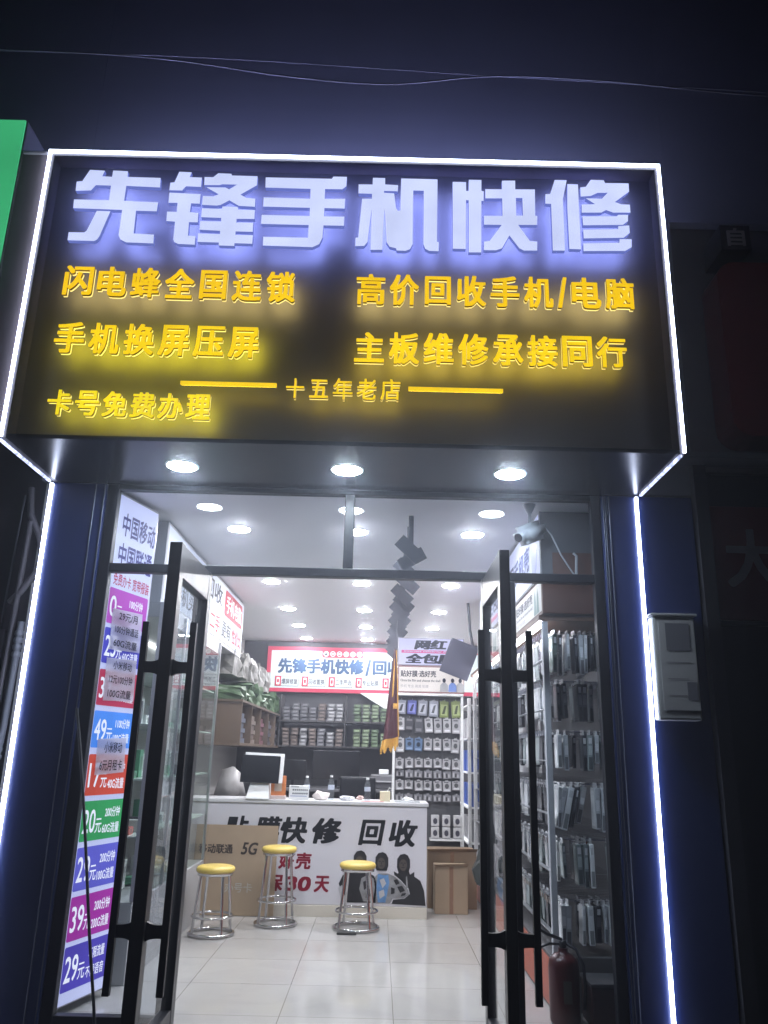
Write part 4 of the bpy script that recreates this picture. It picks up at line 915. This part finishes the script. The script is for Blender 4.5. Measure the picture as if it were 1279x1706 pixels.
def pack(kind, w, h):
    key = (kind, w, h)
    if key in styles: o = styles[key].copy(); COL.objects.link(o); return o
    bc = {'blue': (.07, .08, .26), 'clear': (.20, .21, .25), 'lime': (.15, .19, .05), 'white': (.36, .36, .38), 'dark': (.05, .05, .06), 'gadget': (.30, .30, .32), 'cyan': (.10, .16, .27), 'small': (.22, .22, .24)}[kind]
    m = MB(); m.box(-w / 2, w / 2, 0, .022, -h, -.012, 0); m.box(-w * .2, w * .2, .008, .012, -.0119, 0, 0)
    Pf = (0, -.001, 0); Pg = (0, -.0025, 0)
    if kind in ('white', 'gadget', 'cyan'):
        m.disc(Pf, X, Z, 0, -h * .52, w * .26, 1, w * .30, 14)
        m.rect(Pf, X, Z, -w * .35, w * .35, -h * .93, -h * .80, 2)
        m.rect(Pf, X, Z, -w * .35, w * .2, -h * .22, -h * .14, 1)
    elif kind == 'dark':
        m.rect(Pf, X, Z, -w * .36, w * .36, -h * .92, -h * .72, 2); m.rect(Pf, X, Z, -w * .36, w * .36, -h * .3, -h * .14, 2)
    elif kind == 'small':
        for k in range(3): m.rect(Pf, X, Z, -w * .4 + k * w * .27, -w * .22 + k * w * .27, -h * .9, -h * (.3 + .1 * k), 1 if k % 2 else 2)
    else:
        m.rect(Pf, X, Z, -w * .36, w * .36, -h * .88, -h * .25, 2); m.poly(Pg, X, Z, [(-w * .25, -h * .8), (w * .05, -h * .8), (w * .25, -h * .3), (0, -h * .35)], 1)
    o = m.build('accessory_pack', [mat('pack_card_' + kind, bc, .35, 0, .15, 25), mat('pack_dark_' + kind, tuple(c * .22 for c in bc), .4), mat('pack_pale_' + kind, tuple(min(.8, c * 1.5 + .08) for c in bc), .3)])
    styles[key] = o; return o
rowkinds = [['clear', 'blue', 'clear', 'clear', 'lime', 'lime'], ['white', 'dark', 'dark', 'white', 'gadget', 'white', 'gadget'], ['white', 'cyan', 'cyan', 'gadget', 'white', 'gadget', 'white'], ['white'] * 7, ['small'] * 7, ['white'] * 7, ['small'] * 7]
for ri, (z, h, n) in enumerate(HZ):
    for k in range(n):
        p = .76 / n; x = .198 + p * (k + .5); kd = rowkinds[ri][k]
        o = pack(kd, round(p * .84, 3), h); o.location = (x, 9.655 + random.uniform(-.02, .02), z); o.scale.z = random.choice((.88, .95, 1, 1.04)); o.rotation_euler = (R(random.uniform(-3, 3)), R(random.uniform(-4.5, 4.5)), R(random.uniform(-9, 9)))
        word = {'clear': 'clear', 'blue': 'blue', 'lime': 'lime green', 'white': 'white', 'dark': 'dark', 'gadget': 'grey and black', 'cyan': 'pale blue', 'small': 'small grey'}[kd]
        cnt = rowkinds[ri].count(kd)
        lab = f'{word} accessory pack hanging in the {rown[ri]} row of the display stand'
        tag(o, lab, 'accessory pack', f'{word} packs in the {rown[ri]} row of the stand')
        hooks.tube([(x, 9.72, z - .004), (x, 9.60, z - .004), (x, 9.59, z + .008)], .0022, 5)
hooks.build('hooks', M_al, ds)
for z, h in ((1.9, .03), (1.475, .02), (1.235, .015)):
    pass
for i in range(3):
    for j in range(2):
        x = .66 + i * .125; z = .62 + j * .125
        t = thing('earphone_box', f"clear topped earphone box, {('left', 'middle', 'right')[i]} column, {('lower', 'upper')[j]}, above the cardboard boxes", 'box', (x, 9.62, z), 'earphone boxes above the cardboard boxes')
        MB().bbox(x - .045, x + .045, 9.58, 9.68, z, z + .118, .01).build('box_body', mat('clear_white_box', (.50, .50, .52), .25, 0, .3, 20), t)
        m = MB(); m.disc((0, 9.578, 0), X, Z, x, z + .055, .024, 0, .032, 14); m.build('window', mat('box_window_dark', (.06, .06, .08), .2), t)
MB().box(.60, .954, 9.56, 9.719, .595, .615).build('low_shelf', M_white, ds)

# ================================================================== phone case shelves along the right wall
sh = thing('phone_case_shelf', 'tall white shelf of hanging phone cases along the right wall', 'shelf', (1.5, 7.6, 0))
for y in (5.56, 6.95, 8.35, 9.80): MB().bbox(1.125, 1.165, y, y + .05, 0, 2.42).build('post', mat('post_white', (.50, .50, .52), .35), sh)
MB().box(1.93, 1.95, 5.6, 9.85, .3, 2.42).build('back_board', mat('case_back_board', (.12, .12, .125), .5, 0, .1), sh)
MB().bbox(1.10, 1.96, 5.55, 9.86, 2.425, 2.46, .004).build('canopy_board', mat('canopy_wood', (.12, .065, .04), .45, 0, .2, 5), sh)
MB().bbox(1.12, 1.95, 5.6, 9.86, 0, .31).build('base_cabinet', mat('base_grey', (.09, .085, .085), .45, 0, .1), sh)
MB().box(1.115, 1.119, 5.6, 9.84, .02, .29).build('base_front', mat('base_front_red', (.46, .10, .05), .4, 0, .15, 4), sh)
MB().bbox(1.128, 1.145, 5.62, 9.78, 2.395, 2.412, .003).build('light_tube', emit('shelf_tube', (.95, .95, 1.0), 45), sh)
RZ = [2.36, 2.02, 1.68, 1.34, .99, .62]
for z in RZ: MB().bbox(1.14, 1.17, 5.62, 9.79, z - .185 - .012, z - .185 - .004, .002).build('price_rail', M_al, sh)
rods = MB(); rn6 = ['top', 'second', 'third', 'fourth', 'fifth', 'lowest']
cc = [('charcoal', (.06, .06, .065)), ('grey', (.56, .57, .58)), ('white', (.82, .83, .82)), ('teal_grey', (.26, .29, .285)), ('rust', (.24, .09, .06)), ('dark_green', (.08, .11, .095))]
cases = {}
def case(kind, col, L=.20):
    key = (kind, L)
    if key in cases: o = cases[key].copy(); COL.objects.link(o); return o
    m = MB(); m.bbox(-.014, .014, -.052, .052, -.02 - L, -.02, .005, 0); m.box(-.002, .002, -.04, .04, -.0199, .012, 1)
    m.rrect((-.0146, 0, 0), (0, -1, 0), Z, -.040, .040, -.02 - L * .93, -.02 - L * .07, .01, 2)
    # the narrow side towards the door: blister rim, dark insert, barcode strip
    m.rect((0, -.0525, 0), X, Z, -.0095, .0095, -.02 - L * .96, -.02 - L * .62, 3); m.rect((0, -.0525, 0), X, Z, -.0095, .0095, -.02 - L * .56, -.02 - L * .30, 2); m.rect((0, -.0525, 0), X, Z, -.008, .008, -.02 - L * .24, -.02 - L * .08, 1)
    o = m.build('phone_case', [mat('case_' + kind, col, .18, 0, .12, 20), mat('case_header', (.62, .62, .63), .2), mat('case_face_' + kind, tuple(min(.8, c * 1.5 + .04) for c in col), .15), mat('case_insert_' + kind, tuple(c * .35 for c in col), .2)])
    cases[key] = o; return o
ntot = 0
for ri, z in enumerate(RZ):
    L = (.265, .25, .22, .26, .25, .23)[ri]
    yy = 5.68
    while yy < 9.75:
        if min(abs(yy - (p + .025)) for p in (6.95, 8.35)) < .06: yy += .07; continue
        x1 = 1.90
        for dy in (0, .07):
            rods.tube([(x1 + .02, yy + dy, z), (1.17, yy + dy, z), (1.155, yy + dy, z + .02)], .0035, 5)
            rods.add([(1.15, yy + dy - .022, z - .03), (1.15, yy + dy + .022, z - .03), (1.145, yy + dy + .022, z + .006), (1.145, yy + dy - .022, z + .006)], [(0, 1, 2, 3)])
        near = yy < 5.95; depth = 11 if yy < 5.75 else (4 if near else 1)
        base = random.choice(cc[:2] + cc[3:4])
        tilt = R(random.uniform(-4, 4)); x = 1.21 + random.uniform(0, .02)
        for k in range(depth):
            kd, col = base if random.random() < .45 else random.choices(cc, (2, 3.5, 4, 2, .5, .7))[0]
            o = case(kd, col, L); o.location = (x, yy + random.uniform(-.006, .006), z); o.rotation_euler = (R(random.uniform(-2, 2)), (R(13) if (ri == 3 and near and k in (1, 2, 3)) else R(random.uniform(-2.5, 2.5))), R(random.uniform(-7, 7)))
            o.scale = (random.choice((.8, 1.1, 1.35)) if near else 1, 1, random.choice((.86, .94, 1, 1, 1.06)))
            w = kd.replace('_', ' ')
            tag(o, f"{w} phone case on the {rn6[ri]} rod row, {'near end' if near else 'further in'}", 'phone case', f"{w} cases, {rn6[ri]} row, {'near end' if near else 'further in'}")
            x += (random.uniform(.036, .05) if random.random() < .75 else random.uniform(.09, .13)) if near else .05; ntot += 1
        yy += .142 if yy > 5.9 else .15
rods.build('rods', mat('bright_wire', (.75, .76, .78), .18, 1.0), sh)
print('cases', ntot)

hd = thing('case_shelf_header', 'long two tier light box above the phone case shelf on the right', 'lightbox', (1.5, 7.6, 2.85))
MB().bbox(1.125, 1.96, 5.52, 9.0, 2.47, 2.72, .004).build('lower_box', mat('header_wood', (.10, .042, .028), .45, 0, .35, 5), hd)
MB().bbox(1.118, 1.96, 5.50, 9.0, 2.725, 3.205, .004).build('upper_box', mat('header_dark', (.09, .09, .10), .45, 0, .2), hd)
MB().box(1.20, 1.96, 5.492, 5.499, 2.74, 2.90).build('wood_trim', mat('wood_trim', (.11, .045, .028), .45, 0, .35, 6), hd)
NY = (0, -1, 0)
m = MB(); m.rect((1.121, 0, 0), NY, Z, -8.98, -5.54, 2.49, 2.705, 0)
for s in range(3):
    o_ = -8.65 + s * 1.08
    m.text('贴好膜·选好壳', (1.119, 0, 0), NY, Z, o_ - .1, 2.60, .72, .075, .02, mi=1); m.text('Once the film and choose the shell', (1.119, 0, 0), NY, Z, o_ - .1, 2.555, .72, .026, .01, mi=1); m.text('手机 专业 高清', (1.119, 0, 0), NY, Z, o_ - .1, 2.505, .4, .032, 0, mi=2)
    for cy_ in (.72, .82): m.poly((1.119, 0, 0), NY, Z, [(o_ + cy_ - .05, 2.495), (o_ + cy_ + .05, 2.495), (o_ + cy_ + .03, 2.62), (o_ + cy_, 2.68), (o_ + cy_ - .03, 2.62)], 3)
m.build('lower_print', [emit('header_cream2', (1.0, .95, .88), .5, .05), M_txt, MATS['print_fade'], mat('fig_green', (.12, .2, .18), .5)], hd)
m = MB(); m.rect((1.114, 0, 0), NY, Z, -8.98, -5.52, 2.74, 3.19, 0)
m.text('网红全包膜', (1.111, 0, 0), NY, Z, -8.7, 2.86, 1.35, .20, .04, shear=.15, mi=1); m.text('热门手机壳', (1.111, 0, 0), NY, Z, -7.1, 2.86, 1.2, .20, .04, shear=.15, mi=1)
m.rect((1.111, 0, 0), NY, Z, -8.9, -7.6, 2.79, 2.83, 2); m.disc((1.111, 0, 0), NY, Z, -5.72, 2.96, .12, 3, .2)
m.build('upper_print', [emit('header_lilac2', (.66, .68, 1.0), .6, .08), mat('print_bluegrey2', (.06, .07, .14), .5), MATS['strip_magenta'], mat('fig_bluegrey', (.18, .2, .4), .5)], hd)

# right shelf section deeper in, white with blue goods
s2 = thing('goods_rack', 'narrow white goods rack with blue packs beyond the phone case shelf', 'rack', (1.35, 10.6, 0))
for y in (10.2, 11.3): MB().bbox(1.10, 1.14, y, y + .04, 0, 2.2).build('post', M_white, s2)
for i, z in enumerate((.5, .9, 1.3, 1.7, 2.1)):
    MB().bbox(1.09, 1.9, 10.2, 11.34, z, z + .02, .003).build('shelf_board', M_white, s2)
for i, z in enumerate((.521, .921, 1.321, 1.721)):
    for k in range(3):
        tag(MB().bbox(1.14, 1.32, 10.25 + k * .33, 10.5 + k * .33, z, z + .26, .004).build('goods_pack', mat('pack_blue', (.04, .09, .35), .4, 0, .3, 12) if i in (1, 2) else mat('pack_mid', (.3, .3, .32), .4, 0, .3, 12)), f"{'blue' if i in (1, 2) else 'grey'} pack on the {('lowest', 'second', 'third', 'fourth')[i]} board of the goods rack", 'pack', f"packs on the {('lowest', 'second', 'third', 'fourth')[i]} board of the goods rack")

tag(crumple('black_bag', 1.10, 8.45, .26, .42, .34, mat('bag_black', (.03, .035, .035), .3, 0, .3, 12), 'x', 'bag', 21), 'black plastic bag bulging by the foot of the phone case shelf', 'bag').location = (1.06, 8.3, .32)

# fire extinguisher inside the right pane
fe = thing('fire_extinguisher', 'dark red fire extinguisher standing behind the right fixed pane', 'fire extinguisher', (1.155, 5.42, 0))
Fc = (1.155, 5.42, 0)
MB().lathe(Fc, [(.088, .005), (.092, .02), (.092, .30), (.085, .335), (.06, .362), (.028, .378), (.028, .40)], 32).build('cylinder', mat('extinguisher_red', (.055, .008, .009), .3), fe)
MB().lathe((Fc[0], Fc[1], .40), [(.02, 0), (.024, .01), (.024, .035), (.016, .04)], 16).build('valve', mat('valve_dark', (.05, .05, .055), .35, .8), fe)
MB().tube([(1.15, 5.42, .445), (1.06, 5.40, .475), (.99, 5.38, .515)], [.009, .010, .008], 8).tube([(1.14, 5.42, .418), (1.07, 5.40, .425), (1.0, 5.38, .405)], .007, 8).build('handle', mat('valve_dark', (.05, .05, .055), .35, .8), fe)
MB().tube([(1.175, 5.41, .425), (1.225, 5.38, .40), (1.262, 5.36, .32), (1.268, 5.36, .20), (1.262, 5.38, .08)], .010, 8).build('hose', M_wire, fe)
MB().rect((0, 5.3265, 0), X, Z, 1.13, 1.18, .12, .24).build('label', mat('extinguisher_label', (.07, .06, .05), .5), fe)
db = thing('dark_crate', 'dark crate on the floor behind the right fixed pane', 'crate', (1.5, 5.42, 0))
MB().bbox(1.285, 1.75, 5.28, 5.54, .002, .22, .008).build('crate_body', mat('crate_dark', (.035, .014, .014), .5, 0, .2), db)
MB().bbox(1.28, 1.755, 5.275, 5.545, .221, .24, .004).build('crate_lid', mat('crate_grey', (.07, .07, .075), .4), db)

# ================================================================== hanging things
M_spot = mat('dark_spot_metal', (.045, .047, .06), .4, .3, .15)
tk = [5.68]
y = 5.68
tr_names = 0
def spot(y, big, i, lab):
    x = .207 - (y - 5.6) * .003; t = thing('hanging_plate', lab, 'ceiling plate', (x, y, 3.22), 'dark plates hanging in a row under the ceiling')
    zc = 3.22 - .26
    MB().box(x - .018, x + .018, y - .012, y + .012, zc + .03, 3.219).build('stem', M_spot, t)
    a = R(42 if i % 2 == 0 else -30 if i == 1 else 40); 
    rm = Matrix.Rotation(R(10), 3, 'X') @ Matrix.Rotation(a, 3, 'Y')
    MB().obox((x + (.02 if i % 2 else -.01), y, zc), (.215, .028, .10), rm).build('plate', M_spot, t)
    return t
ys = [5.75, 6.05, 6.45, 6.95] + [7.5 + .44 * k for k in range(13)]
ords = ['first', 'second', 'third', 'fourth', 'fifth', 'sixth', 'seventh', 'eighth', 'ninth', 'tenth', 'eleventh', 'twelfth', 'thirteenth', 'fourteenth', 'fifteenth', 'sixteenth', 'seventeenth']
for i, y in enumerate(ys):
    if y > 12.5: break
    spot(y, True, i, f'dark slanted plate hanging from the ceiling, {ords[i]} of the row from the door')
hp = thing('hanging_screen', 'tilted dark square screen on a ceiling pole before the display stand header', 'screen', (1.0, 9.3, 3.22))
m = MB(); rq = Matrix.Rotation(R(12), 3, 'X') @ Matrix.Rotation(R(20), 3, 'Y'); m.obox((.90, 9.2, 2.56), (.335, .03, .40), rq); m.build('panel', mat('panel_slate', (.035, .035, .06), .5, 0, .1), hp)
MB().tube([(1.01, 9.25, 3.219), (1.03, 9.25, 2.9), (1.07, 9.24, 2.66)], .017, 10).tube([(1.07, 9.24, 2.66), (1.0, 9.23, 2.60)], .012, 8).build('pole', M_spot, hp)

# pennant hanging edge on
pn = thing('award_pennant', 'maroon award pennant with gold fringe hanging edge on before the display stand', 'pennant', (.19, 9.0, 2.7))
def cloth(pts_top, pts_bot, n, wob, seed):
    pass
NR, NC = 16, 12
def pen(u, v):    # u across, v down 0..1
    z = 2.63 - 1.02 * v - .05 * (1 - u) * v
    half = .012 + .088 * v
    x = .160 - .040 * v + (u - .45) * 2 * half + .010 * math.sin(u * 9 + v * 2) * v
    yy = 9.0 + .16 * (u - .5) + .035 * math.sin(u * 11 + 1.3 * v) * (.3 + v)
    return (x, yy, z)
def patch(u0, u1, v0, v1, m, mi, dy=0):
    nu, nv = 10, 14; vs = []
    for j in range(nv + 1):
        for i in range(nu + 1):
            a = pen(u0 + (u1 - u0) * i / nu, v0 + (v1 - v0) * j / nv); vs.append((a[0], a[1] + dy, a[2]))
    fs = [(j * (nu + 1) + i, j * (nu + 1) + i + 1, (j + 1) * (nu + 1) + i + 1, (j + 1) * (nu + 1) + i) for j in range(nv) for i in range(nu)]
    m.add(vs, fs, mi, True)
m = MB(); patch(0, 1, 0, .93, m, 0); m.build('cloth', mat('velvet_maroon', (.065, .014, .022), .8, 0, .15), pn)
M_gold = mat('gold_fringe', (.55, .30, .05), .5, 0, .3, 40)
m = MB()
for k in range(26):
    u = k / 25; a = pen(u, .92); b = pen(u, 1.03 + .03 * math.sin(k)); m.tube([(a[0], a[1] - .004, a[2]), (b[0] - .012, b[1] - .004, b[2])], [.005, .008], 5)
m.build('fringe', M_gold, pn)
m = MB()
for u in (.985,): m.tube([(pen(u, v / 12)[0] + .004, pen(u, v / 12)[1] - .006, pen(u, v / 12)[2]) for v in range(12)], .007, 6)
m.tube([(pen(.5, v / 10)[0], pen(.5, v / 10)[1] - .012, pen(.5, v / 10)[2]) for v in range(1, 6)], [.004, .010, .013, .013, .008], 6)
m.build('gold_trim', M_gold, pn)
m = MB(); m.text('赠', (.150, 8.945, 1.98), X, Z, 0, 0, .045, .06, .02, .002); m.build('emblem', M_gold, pn)
MB().tube([(.172, 9.0, 2.62), (.19, 9.0, 3.219)], .003, 5).build('hanging_cord', M_wire, pn)

# camera on the ceiling by the right pane
sc_ = thing('security_camera', 'white security camera under the ceiling near the top right pane', 'camera', (1.02, 5.38, 3.2))
MB().lathe((1.03, 5.40, 3.05), [(.012, .0), (.012, .10), (.04, .155), (.045, .169)], 18).build('bracket', mat('bracket_grey', (.35, .36, .38), .4), sc_)
axis = Vector((-.72, -.55, -.42)).normalized(); e1 = axis.cross(Vector(Z)).normalized(); e2 = e1.cross(axis)
rc = Matrix((axis, e1, e2)).transposed()
bm = bmesh.new(); bmesh.ops.create_cube(bm, size=1)
for v in bm.verts: v.co = Vector((v.co.x * .25, v.co.y * .15, v.co.z * .135))
bmesh.ops.bevel(bm, geom=bm.edges[:], offset=.038, segments=4, affect='EDGES'); bm.verts.index_update()
m = MB(); m.add([Vector((1.02, 5.36, 3.0)) + rc @ v.co for v in bm.verts], [[v.index for v in f.verts] for f in bm.faces], 0, True); bm.free(); m.build('camera_body', mat('camera_grey', (.5, .51, .53), .35), sc_)
L = Vector((1.02, 5.36, 3.0)) + axis * .124
MB().tube([L, L + axis * .012], .030, 16).build('lens', mat('lens_black', (.01, .01, .012), .1), sc_)
MB().tube([(1.09, 5.40, 3.03), (1.14, 5.40, 3.05), (1.18, 5.40, 3.0), (1.24, 5.40, 2.86), (1.32, 5.42, 2.74), (1.38, 5.44, 2.68)], .006, 8).build('power_cable', mat('camera_cable', (.4, .4, .42), .4), sc_)
tag(MB().tube([(1.345, 5.42, 2.72), (1.352, 5.42, 2.86), (1.33, 5.42, 2.88)], .010, 8).build('cable_plug', mat('camera_cable', (.4, .4, .42), .4)), 'small white plug on the wall by the end of the camera cable', 'plug')
for v in bpy.data.objects:
    if v.type == 'EMPTY' and not v.children: print('EMPTY', v.name)

# thin haze volume, added to spread a bloom-like glow round the lights
hz = bpy.data.materials.new('haze'); hz.use_nodes = True; n = hz.node_tree; n.nodes.remove(n.nodes['Principled BSDF'])
pv = n.nodes.new('ShaderNodeVolumePrincipled'); pv.inputs['Color'].default_value = (.80, .84, 1, 1); pv.inputs['Density'].default_value = .009; pv.inputs['Anisotropy'].default_value = .82
n.links.new(pv.outputs[0], n.nodes['Material Output'].inputs['Volume'])
tag(MB().box(-40.5, 40.5, -30.5, 14, -1.2, 9.9).build('haze', hz), kind='stuff')
